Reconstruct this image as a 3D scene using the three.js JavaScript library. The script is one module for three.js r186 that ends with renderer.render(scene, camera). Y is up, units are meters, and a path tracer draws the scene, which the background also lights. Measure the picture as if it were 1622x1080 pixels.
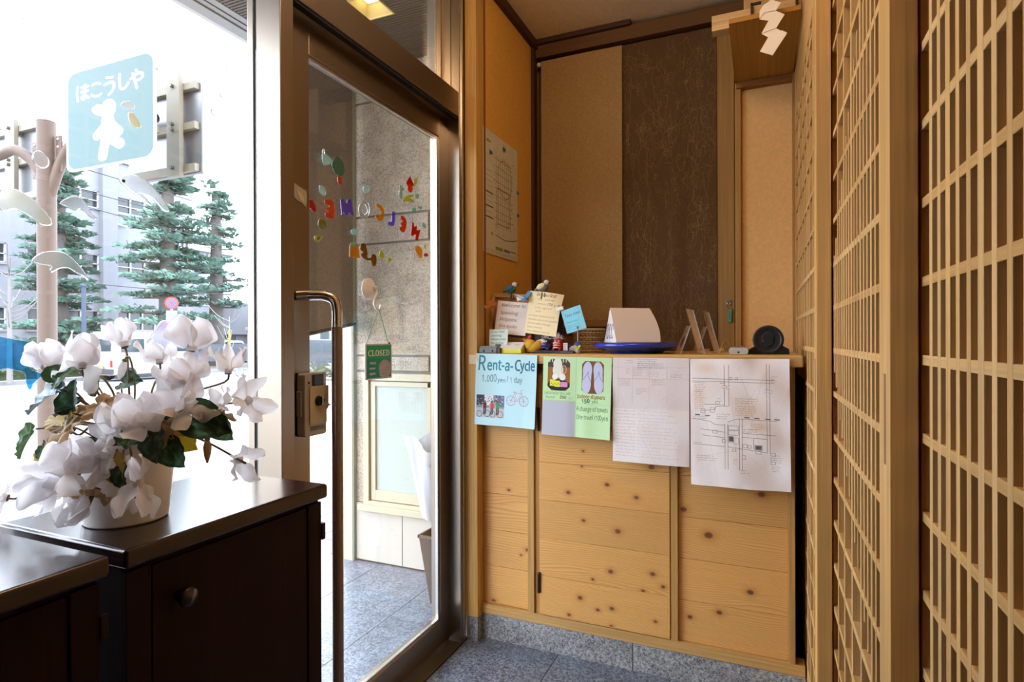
import * as THREE from 'three';
import { RoundedBoxGeometry } from 'three/addons/geometries/RoundedBoxGeometry.js';
import { mergeGeometries } from 'three/addons/utils/BufferGeometryUtils.js';
import { RectAreaLightUniformsLib } from 'three/addons/lights/RectAreaLightUniformsLib.js';

// ---------------------------------------------------------------- camera, sky, sun, exposure
const EYE = 1.15, rad = Math.PI / 180;
const scene = new THREE.Scene();
const camera = new THREE.PerspectiveCamera(2 * Math.atan(540 / 916) / rad, 1622 / 1080, 0.02, 400);
camera.position.set(0, EYE, 0);
camera.rotation.set(-0.086 * rad, 23.32 * rad, -0.19 * rad, 'YXZ');
const renderer = new THREE.WebGLRenderer({ antialias: true });
renderer.toneMapping = THREE.LinearToneMapping;
renderer.toneMappingExposure = 1.22;
renderer.shadowMap.enabled = true;
RectAreaLightUniformsLib.init();

const SKY = 7.6;
{ // bright hazy winter sky: white at the horizon, pale blue overhead, dull ground below
  const w = 64, h = 64, a = new Float32Array(w * h * 4);
  for (let y = 0; y < h; y++) for (let x = 0; x < w; x++) {
    const e = (y + 0.5) / h * 2 - 1, i = (y * w + x) * 4, t = Math.pow(Math.max(e, 0), 0.6);
    const c = e < 0 ? [0.42, 0.42, 0.43] : [0.93 - 0.20 * t, 1.0 - 0.14 * t, 1.10 - 0.02 * t];
    for (let k = 0; k < 3; k++) a[i + k] = c[k] * SKY;
    a[i + 3] = 1;
  }
  const t = new THREE.DataTexture(a, w, h, THREE.RGBAFormat, THREE.FloatType);
  t.mapping = THREE.EquirectangularReflectionMapping; t.magFilter = THREE.LinearFilter; t.needsUpdate = true;
  scene.background = t;
}
const sun = new THREE.DirectionalLight(0xfff3e0, 2.2);
sun.position.set(3.0, 9.0, 7.0); sun.target.position.set(-10, 0, -12);
sun.position.add(sun.target.position).add(new THREE.Vector3(3, 9, 7).multiplyScalar(3));
sun.castShadow = true;
Object.assign(sun.shadow.camera, { left: -40, right: 40, top: 40, bottom: -40, near: 1, far: 120 });
sun.shadow.mapSize.set(2048, 2048);
scene.add(sun, sun.target);

// ---------------------------------------------------------------- helpers
let seed = 7;
const rnd = (a = 1, b = 0) => { seed = (seed * 1664525 + 1013904223) >>> 0; return b + (a - b) * (seed / 4294967296); };
const hash = (x, y, s) => { let h = (x * 374761393 + y * 668265263 + s * 974711) | 0; h = Math.imul(h ^ (h >>> 13), 1274126177); return ((h ^ (h >>> 16)) >>> 0) / 4294967296; };
const mod = (a, n) => ((a % n) + n) % n;
function vnoise(x, y, px, py, s) { // value noise, tiles every px, py cells
  const xi = Math.floor(x), yi = Math.floor(y), fx = x - xi, fy = y - yi, u = fx * fx * (3 - 2 * fx), v = fy * fy * (3 - 2 * fy);
  const g = (i, j) => hash(mod(xi + i, px), mod(yi + j, py), s);
  return (g(0, 0) * (1 - u) + g(1, 0) * u) * (1 - v) + (g(0, 1) * (1 - u) + g(1, 1) * u) * v;
}
function dataTex(w, h, fn, rx = 1, ry = 1, srgb = true) {
  const a = new Uint8Array(w * h * 4);
  for (let y = 0; y < h; y++) for (let x = 0; x < w; x++) {
    const c = fn(x / w, y / h), i = (y * w + x) * 4;
    for (let k = 0; k < 3; k++) a[i + k] = Math.max(0, Math.min(255, c[k] * 255));
    a[i + 3] = 255;
  }
  const t = new THREE.DataTexture(a, w, h); t.wrapS = t.wrapT = THREE.RepeatWrapping; t.magFilter = THREE.LinearFilter;
  if (srgb) t.colorSpace = THREE.SRGBColorSpace;
  t.repeat.set(rx, ry); t.needsUpdate = true; return t;
}
function canvasTex(w, h, draw) {
  const c = document.createElement('canvas'); c.width = w; c.height = h; draw(c.getContext('2d'), w, h);
  const t = new THREE.CanvasTexture(c); t.colorSpace = THREE.SRGBColorSpace; return t;
}
const M = (color, roughness = 0.7, extra = {}) => new THREE.MeshStandardMaterial({ color, roughness, ...extra });
const P = (color, roughness, extra = {}) => new THREE.MeshPhysicalMaterial({ color, roughness, ...extra });

const used = {};
const numbered = (n) => { const k = used[n] = (used[n] ?? -1) + 1; return k ? `${n}_${String(k).padStart(3, '0')}` : n; };
function lit(o) { o.castShadow = o.receiveShadow = true; return o; }
function say(o, label, category, group, kind) { Object.assign(o.userData, { label, category }); if (group) o.userData.group = group; if (kind) o.userData.kind = kind; return o; }
// a thing is a Group at its base; its parts may be modelled in world coordinates (part) or in its own (own)
function thing(name, label, category, base = [0, 0, 0], group, kind) {
  const o = new THREE.Group(); o.name = numbered(name); o.position.set(...base); scene.add(o);
  return say(o, label, category, group, kind);
}
const struct = (name, label, category, base = [0, 0, 0]) => thing(name, label, category, base, null, 'structure');
function part(parent, name, geo, mat, label) { // geometry in world coordinates
  const m = lit(new THREE.Mesh(geo, mat)); m.name = name;
  if (parent.isGroup) m.position.copy(parent.position).negate();
  parent.add(m); if (label) m.userData.label = label; return m;
}
function own(parent, name, geo, mat, pos = [0, 0, 0], rot = [0, 0, 0], label) { // geometry in the parent's coordinates
  const m = lit(new THREE.Mesh(geo, mat)); m.name = name; m.position.set(...pos); m.rotation.set(...rot);
  parent.add(m); if (label) m.userData.label = label; return m;
}
// texture coordinates in metres by the face's main direction; g is the axis along which grain runs
function uvBox(geo, g = 'x', off = 0) {
  const p = geo.attributes.position, n = geo.attributes.normal, uv = new Float32Array(p.count * 2);
  for (let i = 0; i < p.count; i++) {
    const N = [Math.abs(n.getX(i)), Math.abs(n.getY(i)), Math.abs(n.getZ(i))], q = { x: p.getX(i), y: p.getY(i), z: p.getZ(i) };
    const m = N.indexOf(Math.max(...N)), ax = ['x', 'y', 'z'].filter((_, k) => k !== m);
    const u = ax.includes(g) ? g : ax[0], v = ax.find((k) => k !== u);
    uv[i * 2] = q[u] + off * 1.37; uv[i * 2 + 1] = q[v] + off * 0.713;
  }
  geo.setAttribute('uv', new THREE.BufferAttribute(uv, 2)); return geo;
}
let nth = 0;
function bx(x0, x1, y0, y1, z0, z1, r = 0, g = null) { // box by its extents, edges rounded by r, grain along its longest side
  const w = x1 - x0, h = y1 - y0, d = z1 - z0;
  const b = r > 0 ? new RoundedBoxGeometry(w, h, d, 1, Math.min(r, w / 2.02, h / 2.02, d / 2.02)) : new THREE.BoxGeometry(w, h, d);
  b.translate((x0 + x1) / 2, (y0 + y1) / 2, (z0 + z1) / 2);
  return uvBox(b, g ?? (w >= h && w >= d ? 'x' : h >= d ? 'y' : 'z'), (nth++ * 0.618) % 1);
}
const V = (x, y, z) => new THREE.Vector3(x, y, z);
const tube = (pts, r, seg = 16, rs = 8) => new THREE.TubeGeometry(new THREE.CatmullRomCurve3(pts.map((p) => V(...p)), false, 'centripetal'), seg, r, rs);
const cyl = (a, b, r0, r1 = r0, rs = 12) => { // tapered rod from a to b
  const A = V(...a), B = V(...b), d = B.clone().sub(A), c = new THREE.CylinderGeometry(r1, r0, d.length(), rs);
  c.applyQuaternion(new THREE.Quaternion().setFromUnitVectors(V(0, 1, 0), d.normalize())); return c.translate((A.x + B.x) / 2, (A.y + B.y) / 2, (A.z + B.z) / 2);
};
const lathe = (pts, seg = 32) => new THREE.LatheGeometry(pts.map((p) => new THREE.Vector2(...p)), seg);
const clean = (g) => { const q = g.index ? g.toNonIndexed() : g; for (const k of Object.keys(q.attributes)) if (!['position', 'normal', 'uv'].includes(k)) q.deleteAttribute(k); return q; };
const join = (list) => mergeGeometries(list.map(clean));
const poly = (flat, k = 0.001) => { const s = new THREE.Shape(); for (let i = 0; i < flat.length; i += 2) (i ? s.lineTo : s.moveTo).call(s, flat[i] * k, flat[i + 1] * k); return s; };
const smooth = (flat, k = 0.001) => { // closed smooth outline through the points
  const pts = []; for (let i = 0; i < flat.length; i += 2) pts.push(V(flat[i] * k, flat[i + 1] * k, 0));
  return new THREE.Shape(new THREE.CatmullRomCurve3(pts, true, 'centripetal').getPoints(pts.length * 4).map((p) => new THREE.Vector2(p.x, p.y)));
};

// ---------------------------------------------------------------- materials
const grainTex = dataTex(512, 512, (u, v) => {
  const w = vnoise(u * 3, v * 6, 3, 6, 1) * 0.35;
  const a = vnoise(u * 4, (v + w * 0.02) * 64, 4, 64, 2), b = vnoise(u * 10, v * 220, 10, 220, 3), c = vnoise(u * 2, v * 14, 2, 14, 4);
  const k = 0.80 + 0.12 * a + 0.07 * b + 0.08 * (c - 0.5);
  return [k, k * 0.985, k * 0.96];
}, 1, 3);
const wood = (color, rough = 0.6, ex = {}) => M(color, rough, { map: grainTex, ...ex });
const hinoki = wood(0xdcae68, 0.62), hinokiDark = wood(0xb98a4e, 0.62), postWood = wood(0xd7a857, 0.55), darkTrim = wood(0x4a2a14, 0.6), paleWood = wood(0xe0bd84, 0.6);
const speck = (dark, mid, lite, n = 512, sc = 150, s = 20) => dataTex(n, n, (u, v) => {
  const a = vnoise(u * sc, v * sc, sc, sc, s), b = vnoise(u * sc * 0.45, v * sc * 0.45, Math.round(sc * 0.45), Math.round(sc * 0.45), s + 1), c = vnoise(u * 9, v * 9, 9, 9, s + 2);
  const t = a * 0.62 + b * 0.38, m = 0.94 + 0.12 * (c - 0.5);
  const k = t < 0.36 ? dark : t > 0.64 ? lite : mid; return k.map((q) => q * m);
}, 2, 2);
const granite = M(0xcfd2d8, 0.28, { map: speck([0.30, 0.32, 0.36], [0.52, 0.55, 0.60], [0.70, 0.73, 0.77]) });
const graniteBase = M(0xffffff, 0.5, { map: speck([0.40, 0.41, 0.42], [0.60, 0.60, 0.60], [0.74, 0.74, 0.73], 512, 170, 40) });
const porchGranite = M(0xc4c6c8, 0.35, { map: speck([0.42, 0.45, 0.50], [0.60, 0.63, 0.68], [0.74, 0.77, 0.81], 512, 130, 50) });
const stone = M(0xffffff, 0.9, { map: speck([0.56, 0.52, 0.46], [0.71, 0.665, 0.59], [0.78, 0.74, 0.67], 512, 210, 60) });
const grout = M(0x5c5a56, 0.9), dirtMetal = M(0x6b5f4e, 0.45, { metalness: 0.8 });
const steelTex = dataTex(256, 256, (u, v) => { const k = 0.86 + 0.14 * vnoise(u * 4, v * 200, 4, 200, 9); return [k, k, k]; }, 1, 3, false);
const steel = M(0xa09486, 0.34, { metalness: 1, roughnessMap: steelTex });
const steelBright = M(0xd8d4cc, 0.22, { metalness: 1 });
const chrome = M(0xd8d2c8, 0.12, { metalness: 1 });
const blackGap = M(0x0a0807, 0.9);
const glass = P(0xffffff, 0.0, { transmission: 1, thickness: 0, ior: 1.5 });
const plaster = M(0xdda648, 0.95, { map: dataTex(256, 256, (u, v) => { const k = 0.95 + 0.05 * vnoise(u * 60, v * 60, 60, 60, 5) - 0.012 * vnoise(u * 6, v * 6, 6, 6, 6); return [k, k, k]; }, 2, 2) });
const plasterPale = M(0xf2c27e, 0.95, { map: plaster.map });
const ceilingMat = M(0xeedcb4, 0.95, { map: plaster.map });
const wallDark = M(0x6a4c2e, 0.95);
const wallPlain = M(0xcdb894, 0.95);

// ---------------------------------------------------------------- setting: floor, ceiling, walls
{
  const o = struct('floor', 'polished dark grey granite tile floor of the narrow entrance hall', 'floor', [-0.4, 0, -0.5]);
  part(o, 'grout_bed', bx(-1.045, 0.30, -0.12, -0.004, -2.7, 2.5), grout);
  const xs = [-1.043, -0.685, -0.285, 0.115, 0.30], zs = [-2.06, -1.925, -1.525, -1.125, -0.725, -0.325, 0.075, 0.475];
  for (let i = 0; i < 4; i++) for (let j = 0; j < zs.length - 1; j++) part(o, 'tile', bx(xs[i] + 0.001, xs[i + 1] - 0.001, -0.02, 0, zs[j] + 0.001, zs[j + 1] - 0.001, 0.0012), granite);
  part(o, 'door_threshold', bx(-1.17, -1.046, -0.1, 0.002, -1.99, -1.05, 0.001), dirtMetal, 'worn brown metal door threshold strip');
}
{
  const o = struct('ceiling', 'plain tan plaster ceiling over the entrance', 'ceiling', [-0.4, 2.575, -0.5]);
  part(o, 'ceiling_board', bx(-1.12, 0.5, 2.575, 2.75, -2.9, 2.7), ceilingMat);
}
{
  const o = struct('trim_1', 'dark brown wooden cornice strip above the orange plaster wall', 'trim', [-0.98, 2.54, -2.3]);
  part(o, 'cornice', bx(-1.0, -0.975, 2.535, 2.575, -2.6, -1.99, 0.003), darkTrim);
  const b = struct('trim_2', 'brown wooden beam and dark strip along the top of the back wall', 'trim', [-0.5, 2.5, -2.6]);
  part(b, 'beam', bx(-1.0, 0.3, 2.495, 2.56, -2.66, -2.585, 0.004), wood(0x6e4a1c, 0.6));
  part(b, 'dark_strip', bx(-0.99, -0.53, 2.552, 2.575, -2.60, -2.565, 0.003), darkTrim);
}
{
  const o = struct('wall_left', 'orange ochre plaster side wall beside the curtains with a slim wooden edge', 'wall', [-1.0, 0, -2.3]);
  part(o, 'plaster', bx(-1.14, -1.0, 0, 2.575, -2.8, -2.03), plaster);
  part(o, 'edge_strip', bx(-1.02, -0.994, 0.1, 2.56, -2.052, -2.036, 0.002), wood(0x8d5a20, 0.6));
  part(o, 'corner_post', bx(-1.02, -0.985, 1.1, 2.535, -2.60, -2.555, 0.002), darkTrim);
}
{
  const o = struct('wall_back', 'brown board back wall with an orange plaster strip at its right end', 'wall', [-0.4, 0, -2.66]);
  part(o, 'board', bx(-1.0, -0.10, 0, 2.575, -2.80, -2.66), wood(0x6d4a25, 0.75));
  for (const [a, b] of [[-0.995, -0.80], [-0.797, -0.56], [-0.557, -0.33], [-0.327, -0.17]]) part(o, 'panel', bx(a, b, 1.0, 1.218, -2.66, -2.645, 0.002), wood(0x8a6236, 0.7));
  part(o, 'upper_board', bx(-0.995, -0.17, 1.221, 2.49, -2.66, -2.648), wood(0x5b3d20, 0.75));
  part(o, 'plaster_strip', bx(-0.10, 0.30, 0, 2.575, -2.80, -2.625), plasterPale);
  part(o, 'post', bx(-0.172, -0.102, 1.09, 2.49, -2.66, -2.61, 0.003), wood(0xa8803f, 0.6));
  part(o, 'frame_strip', bx(-0.1, -0.076, 1.09, 2.2, -2.63, -2.60, 0.002), wood(0xbd924f, 0.6));
  part(o, 'frame_strip', bx(0.118, 0.16, 1.09, 2.3, -2.63, -2.58, 0.002), wood(0xae8443, 0.6));
}
{
  const o = struct('wall_right', 'plain plaster wall behind the wooden lattice doors', 'wall', [0.3, 0, 0]);
  part(o, 'plaster', bx(0.30, 0.45, 0, 2.75, -2.9, 2.7), wallDark);
  const f = struct('wall_front', 'plain plaster wall behind the viewer', 'wall', [-0.4, 0, 2.5]);
  part(f, 'plaster', bx(-1.2, 0.45, -0.1, 2.75, 2.5, 2.65), wallDark);
}
{
  const o = struct('baseboard_back', 'grey granite plinth under the wooden reception counter', 'baseboard', [-0.45, 0, -2.02]);
  for (const [a, b] of [[-0.996, -0.414], [-0.412, 0.125]]) part(o, 'slab', bx(a, b, -0.02, 0.096, -2.06, -2.01, 0.0015), graniteBase);
  part(o, 'slab', bx(-1.046, -1.0185, -0.02, 0.088, -2.05, -1.977, 0.001), graniteBase);
  part(o, 'slab', bx(-1.017, -0.997, -0.02, 0.088, -2.05, -1.973, 0.001), graniteBase);
  const w = struct('trim_3', 'honey coloured square wooden post beside the steel door frame', 'post', [-1.02, 0.09, -2.0]);
  part(w, 'post', bx(-1.046, -0.997, 0.089, 2.575, -2.05, -1.975, 0.0025), postWood);
}

// ---------------------------------------------------------------- shop front: window, door, frame
const S = (o, n, a, r = 0.0015, m = steel, l) => part(o, n, bx(...a, r), m, l);
{
  const o = struct('window_1', 'large clear shop window facing the street, with brushed steel mullion', 'window', [-1.13, 0, 0.3]);
  part(o, 'pane', bx(-1.136, -1.13, 0.06, 2.52, -1.052, -0.3), glass);
  S(o, 'mullion', [-1.128, -1.05, 0, 2.575, -1.0905, -1.048], 0.002);
  S(o, 'mullion_cap', [-1.158, -1.1375, 0, 2.575, -1.0905, -1.048]);
  S(o, 'seal', [-1.1375, -1.128, 0, 2.575, -1.0905, -1.0525], 0, M(0x1d2a2c, 0.6));
  S(o, 'mullion', [-1.158, -1.05, 0, 2.575, -0.3, -0.25]);
  S(o, 'bottom_rail', [-1.158, -1.09, -0.05, 0.06, -1.048, -0.3]);
  S(o, 'top_rail', [-1.158, -1.09, 2.52, 2.575, -1.048, -0.3]);
  const w = struct('wall_side', 'unseen dark wall beside the shop window, added to cut light from behind the viewer', 'wall', [-1.1, 0, 1.2]);
  part(w, 'plaster', bx(-1.16, -1.05, -0.12, 2.575, -0.25, 2.6), wallDark);  // unseen wall drawn forward to keep light off the lattice sides
}
{
  const o = struct('trim_4', 'brushed steel door frame with header, jamb and transom rails', 'door frame', [-1.1, 0, -1.5]);
  S(o, 'header', [-1.16, -1.05, 1.996, 2.09, -1.935, -1.0905], 0.003);
  S(o, 'header_stop', [-1.075, -1.055, 1.988, 1.997, -1.93, -1.10], 0, blackGap);
  S(o, 'jamb', [-1.16, -1.05, 0, 2.575, -1.986, -1.937], 0.002);
  S(o, 'jamb_stop', [-1.125, -1.104, 0, 1.99, -1.9375, -1.934], 0, blackGap);
  S(o, 'jamb_strip', [-1.0505, -1.046, 0.0, 2.575, -1.962, -1.951], 0.0005, steelBright);
  S(o, 'transom_side', [-1.12, -1.085, 2.09, 2.53, -1.935, -1.822], 0.002, steelBright);
  S(o, 'transom_side', [-1.105, -1.075, 2.09, 2.53, -1.851, -1.843], 0.001, steel);
  S(o, 'transom_rail', [-1.12, -1.07, 2.53, 2.575, -1.935, -1.0905], 0.002);
  const w = struct('window_2', 'narrow transom pane over the glass door showing the slatted porch ceiling', 'window', [-1.1, 2.09, -1.45]);
  part(w, 'pane', bx(-1.112, -1.106, 2.088, 2.535, -1.83, -1.0905), glass);
}
{
  const o = struct('door_1', 'glass entrance door in a brushed steel frame, covered with gel stickers', 'door', [-1.12, 0.01, -1.95]);
  S(o, 'lock_stile', [-1.14, -1.1, 0.012, 2.01, -1.197, -1.093], 0.002);
  S(o, 'hinge_stile', [-1.14, -1.1, 0.012, 2.01, -1.957, -1.872], 0.002);
  S(o, 'top_rail', [-1.14, -1.1, 1.909, 2.01, -1.872, -1.197], 0.002);
  S(o, 'bottom_rail', [-1.14, -1.1, 0.012, 0.104, -1.872, -1.197], 0.002);
  part(o, 'pane', bx(-1.123, -1.117, 0.10, 1.912, -1.876, -1.193), glass);
  for (const [n, a] of [['glazing_bead', [-1.117, -1.105, 0.104, 1.909, -1.872, -1.862]], ['glazing_bead', [-1.117, -1.105, 1.899, 1.909, -1.862, -1.197]], ['glazing_bead', [-1.117, -1.105, 0.104, 0.114, -1.862, -1.197]]]) S(o, n, a, 0.001, steelBright);
  // pull handle: bent polished arm at the top, brown wrapped grip below
  const arm = tube([[-1.1, 1.266, -1.152], [-1.075, 1.268, -1.166], [-1.045, 1.268, -1.188], [-1.026, 1.258, -1.203], [-1.02, 1.235, -1.208], [-1.02, 1.185, -1.209]], 0.0135, 40, 16);
  part(o, 'handle_arm', arm, chrome, 'polished bent upper arm of the pull handle');
  part(o, 'handle_grip', cyl([-1.02, 1.186, -1.209], [-1.02, 0.24, -1.209], 0.0142, 0.0142, 20), M(0x8f7868, 0.3, { metalness: 0.6 }), 'long brown vertical grip');
  part(o, 'handle_arm', tube([[-1.1, 0.16, -1.152], [-1.045, 0.16, -1.188], [-1.02, 0.18, -1.208], [-1.02, 0.24, -1.209]], 0.0135, 24, 12), chrome);
}

// ---------------------------------------------------------------- lattice sliding doors on the right
const rowsY = []; for (let k = -10; k <= 12; k++) rowsY.push(1.2275 + 0.1065 * k); // centres of the cross bars
const barMats = [wood(0xdeb270, 0.6), wood(0xd6a864, 0.6), wood(0xe4bb7c, 0.6)];
function lattice(o, X, zEnd, zFar, bars, topY, pull) { // bars: [z, y0, y1, width]
  const T = 0.034, sm = wood(0xdfb06a, 0.58);
  const st = part(o, 'stile', bx(X, X + T, 0.03, 2.5, zEnd - 0.068, zEnd, 0.0015), sm);
  part(o, 'stile', bx(X, X + T, 0.03, 2.5, zFar, zFar + 0.068, 0.0015), sm);
  part(o, 'top_rail', bx(X + 0.002, X + T - 0.002, topY, 2.5, zFar + 0.068, zEnd - 0.068, 0.001), sm);
  part(o, 'bottom_rail', bx(X + 0.002, X + T - 0.002, 0.03, 0.15, zFar + 0.068, zEnd - 0.068, 0.001), sm);
  if (pull) part(st, 'finger_pull', bx(X - 0.0006, X + 0.001, 0.97, 1.10, zEnd - 0.039, zEnd - 0.026, 0.0005), wood(0x9a7444, 0.7), 'long narrow recessed finger pull');
  for (const y of rowsY) if (y < topY - 0.03 && y > 0.17) part(o, 'cross_bar', bx(X + 0.0009, X + 0.027, y - 0.0068, y + 0.0068, zFar + 0.06, zEnd - 0.06, 0.0008), barMats[Math.floor(rnd(3))]);
  for (const [z, y0, y1, w] of bars) part(o, 'upright_bar', bx(X + 0.0005, X + 0.026, y0, y1, z - w / 2, z + w / 2, 0.0008), barMats[Math.floor(rnd(3))]);
  part(o, 'backing_board', bx(X + 0.028, X + T - 0.001, 0.1, 2.5, zFar + 0.03, zEnd - 0.03), wood(0x8a6236, 0.7));
}
{
  const o = struct('door_2', 'farthest lattice sliding door, behind the counter end, with widely spaced bars', 'sliding door', [0.126, 0, -2.1]);
  const b = []; for (let k = 1; k < 8; k++) b.push([-1.693 - 0.1107 * k + 0.068, 0.15, 2.03, 0.0165]);
  lattice(o, 0.126, -1.625, -2.60, b, 2.03, true);
}
{
  const o = struct('door_3', 'middle lattice sliding door with a finger pull and fine bars that shorten away', 'sliding door', [0.163, 0, -1.35]);
  const b = [[-1.0165, 0.15, 2.03, 0.0105], [-1.056, 0.15, 2.03, 0.0105]];
  for (let k = 0; k < 6; k++) {
    const z = -1.094 - 0.1107 * k; b.push([z, 0.15, 2.03, 0.013]);
    for (const d of [0.0372, 0.0738]) {
      const q = z - d, up = q > -1.20 ? 0.95 : Math.max(0.05, 0.58 + (q + 1.235) * 1.0), dn = q > -1.11 ? 0.95 : Math.max(0.05, 0.515 + (q + 1.145) * 0.93);
      b.push([q, Math.max(0.15, EYE - dn), Math.min(2.03, EYE + up), 0.0105]);
    }
  }
  lattice(o, 0.163, -0.942, -1.80, b, 2.03, true);
}
{
  const o = struct('door_4', 'nearest lattice sliding door with close upright bars, large at the right', 'sliding door', [0.2005, 0, -0.5]);
  const b = []; for (let k = 0; k < 22; k++) { const z = -0.9 + 0.0369 * k; if (z < -0.14) b.push([z, 0.15, 2.03, k % 3 === 2 ? 0.0175 : 0.013]); }
  lattice(o, 0.2005, -0.06, -0.943 - 0.062 - 0.01, b, 2.03, false);
}
{
  const o = struct('trim_5', 'wooden head rail above the lattice doors', 'trim', [0.18, 2.5, -1]);
  part(o, 'head_rail', bx(0.11, 0.30, 2.5, 2.575, -2.6, 0.2, 0.002), hinokiDark);
  const s = struct('trim_6', 'wooden floor track under the lattice doors', 'trim', [0.18, 0, -1]);
  part(s, 'sill_track', bx(0.125, 0.30, -0.02, 0.029, -2.6, 0.2, 0.002), wood(0xc9a064, 0.6));
}

// ---------------------------------------------------------------- reception counter of knotty boards
const knots = [[-.347, .713, 9], [-.502, .638, 7], [-.645, .596, 7], [-.399, .603, 7], [-.588, .501, 6], [-.464, .478, 9], [-.49, .333, 8], [-.344, .347, 8], [-.309, .309, 6], [-.555, .295, 5], [-.377, .283, 6], [-.602, .221, 8], [-.537, .189, 6], [-.486, .203, 7], [-.335, .186, 5], [-.644, .152, 6], [-.488, .14, 6], [-.594, .695, 4], [-.589, .75, 4],
  [-.001, .651, 10], [-.243, .576, 9], [-.163, .499, 12], [-.035, .331, 9], [-.13, .248, 8], [-.223, .216, 7], [-.889, .576, 5], [-.813, .357, 7], [-.839, .334, 4], [-.955, .14, 8]];
const pine = dataTex(1152, 1024, (u, v) => {
  const x = -1.0 + u * 1.11, y = 0.09 + v * 1.01, panel = x < -0.78 ? 0 : x < -0.27 ? 1 : 2, oy = [0.138, 0.14, 0.132][panel], row = Math.floor((y - oy) / 0.14), sd = row * 3 + panel * 17 + 30;
  let bend = 0, core = 0, halo = 0;
  for (const [kx, ky, kr] of knots) {
    if (Math.floor((ky - oy) / 0.14) !== row) continue;
    const r = kr * 0.00125, dx = (x - kx), dy = (y - ky);
    if (Math.abs(dx) > 0.2) continue;
    const e = Math.exp(-(dx * dx) / (r * r * 18) - (dy * dy) / (r * r * 5));
    bend += Math.sign(dy || 1) * e * r * 1.1 + e * r * 0.4;
    const q = Math.hypot(dx / 1.05, dy / 0.8) / r; core = Math.max(core, 1 - q); halo = Math.max(halo, Math.exp(-q * q * 0.35));
  }
  const yy = y - bend, f = 8 + 30 * hash(row, panel, 3);
  const ph = yy * (70 + f * 3) + 9 * vnoise(x * 1.7 + sd, yy * 9, 999, 999, sd) + 2.0 * vnoise(x * 6 + sd, yy * 30, 999, 999, sd + 1);
  const s = ph - Math.floor(ph), ring = Math.pow(s, 2.2) * (s > 0.9 ? (1 - s) * 10 : 1), fine = vnoise(x * 12, y * 420, 999, 999, 5);
  const tone = 0.96 + 0.07 * hash(row, panel, 8) + 0.05 * (vnoise(x * 3, y * 9, 99, 99, 7) - 0.5);
  let c = [0.90 * tone - 0.12 * ring, 0.735 * tone - 0.15 * ring, 0.455 * tone - 0.14 * ring].map((q) => q + 0.03 * (fine - 0.5));
  const h = 0.5 * Math.min(1, halo) , k = Math.max(0, Math.min(1, core * 2.6));
  const ringK = 0.5 + 0.5 * Math.sin(core * 22);
  c = c.map((q, i) => q * (1 - h) + [0.62, 0.38, 0.17][i] * h);
  return c.map((q, i) => q * (1 - k) + ([0.40, 0.24, 0.12][i] + 0.14 * ringK) * k);
});
pine.wrapS = pine.wrapT = THREE.ClampToEdgeWrapping;
const pineMat = M(0xf6e6d6, 0.55, { map: pine });
function board(x0, x1, y0, y1, z1, d = 0.012) {
  const g = bx(x0, x1, y0, y1, z1 - d, z1, 0.0012), p = g.attributes.position, uv = g.attributes.uv;
  for (let i = 0; i < p.count; i++) uv.setXY(i, (p.getX(i) + 1.0) / 1.11, (p.getY(i) - 0.09) / 1.01);
  return g;
}
{
  const o = thing('reception_counter', 'built-in honey wooden reception counter with knotty boards and hinged door', 'counter', [-0.45, 0.096, -2.02]);
  const sm = wood(0xd3a45c, 0.55);
  part(o, 'counter_top', bx(-0.9965, 0.120, 1.062, 1.10, -2.64, -1.98, 0.006), wood(0xdcb06a, 0.5));
  part(o, 'bottom_rail', bx(-0.9965, 0.1235, 0.0965, 0.132, -2.06, -2.008, 0.0015), wood(0xd6aa66, 0.55));
  for (const [a, b, z] of [[-0.805, -0.779, -2.008], [-0.285, -0.260, -2.010], [0.077, 0.096, -2.008]]) part(o, 'stile', bx(a, b, 0.132, 1.062, -2.05, z, 0.0015), sm);
  part(o, 'stile', bx(-0.7785, -0.758, 0.132, 1.062, -2.05, -2.016, 0.001), wood(0xc99448, 0.55));
  for (let k = 0; k < 7; k++) {
    const y = 0.138 + 0.14 * k, t = Math.min(y + 0.139, 1.061);
    part(o, 'board', board(-0.996, -0.806, k ? y : 0.133, t, -2.026), pineMat);
    const y2 = 0.132 + 0.14 * k; part(o, 'board', board(-0.2595, 0.0765, k ? y2 : 0.133, Math.min(y2 + 0.139, 1.061), -2.022), pineMat);
  }
  part(o, 'side_panel', bx(0.078, 0.095, 0.132, 1.062, -2.6, -2.05), wood(0x8a6234, 0.6));
  part(o, 'inner_panel', bx(-0.99, 0.077, 0.1, 1.06, -2.6, -2.05), wood(0x6d4a25, 0.8));
  const d = part(o, 'cabinet_door', bx(-0.7575, -0.2855, 0.134, 1.058, -2.036, -2.018), wood(0xc99448, 0.6));
  for (let k = 0; k < 7; k++) { const y = 0.14 + 0.14 * k; part(d, 'board', board(-0.757, -0.286, k ? y : 0.135, Math.min(y + 0.1392, 1.057), -2.007, 0.0105), pineMat); }
  for (const [y0, y1] of [[0.217, 0.287], [0.817, 0.899]]) part(d, 'hinge', join([cyl([-0.7585, y0, -2.005], [-0.7585, y1, -2.005], 0.006, 0.006, 14), cyl([-0.7585, y0 - 0.004, -2.005], [-0.7585, y0, -2.005], 0.0035, 0.0068, 10), cyl([-0.7585, y1, -2.005], [-0.7585, y1 + 0.004, -2.005], 0.0068, 0.0035, 10)]), M(0x4a4036, 0.3, { metalness: 0.9 }), 'dark steel barrel hinge');
}

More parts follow.
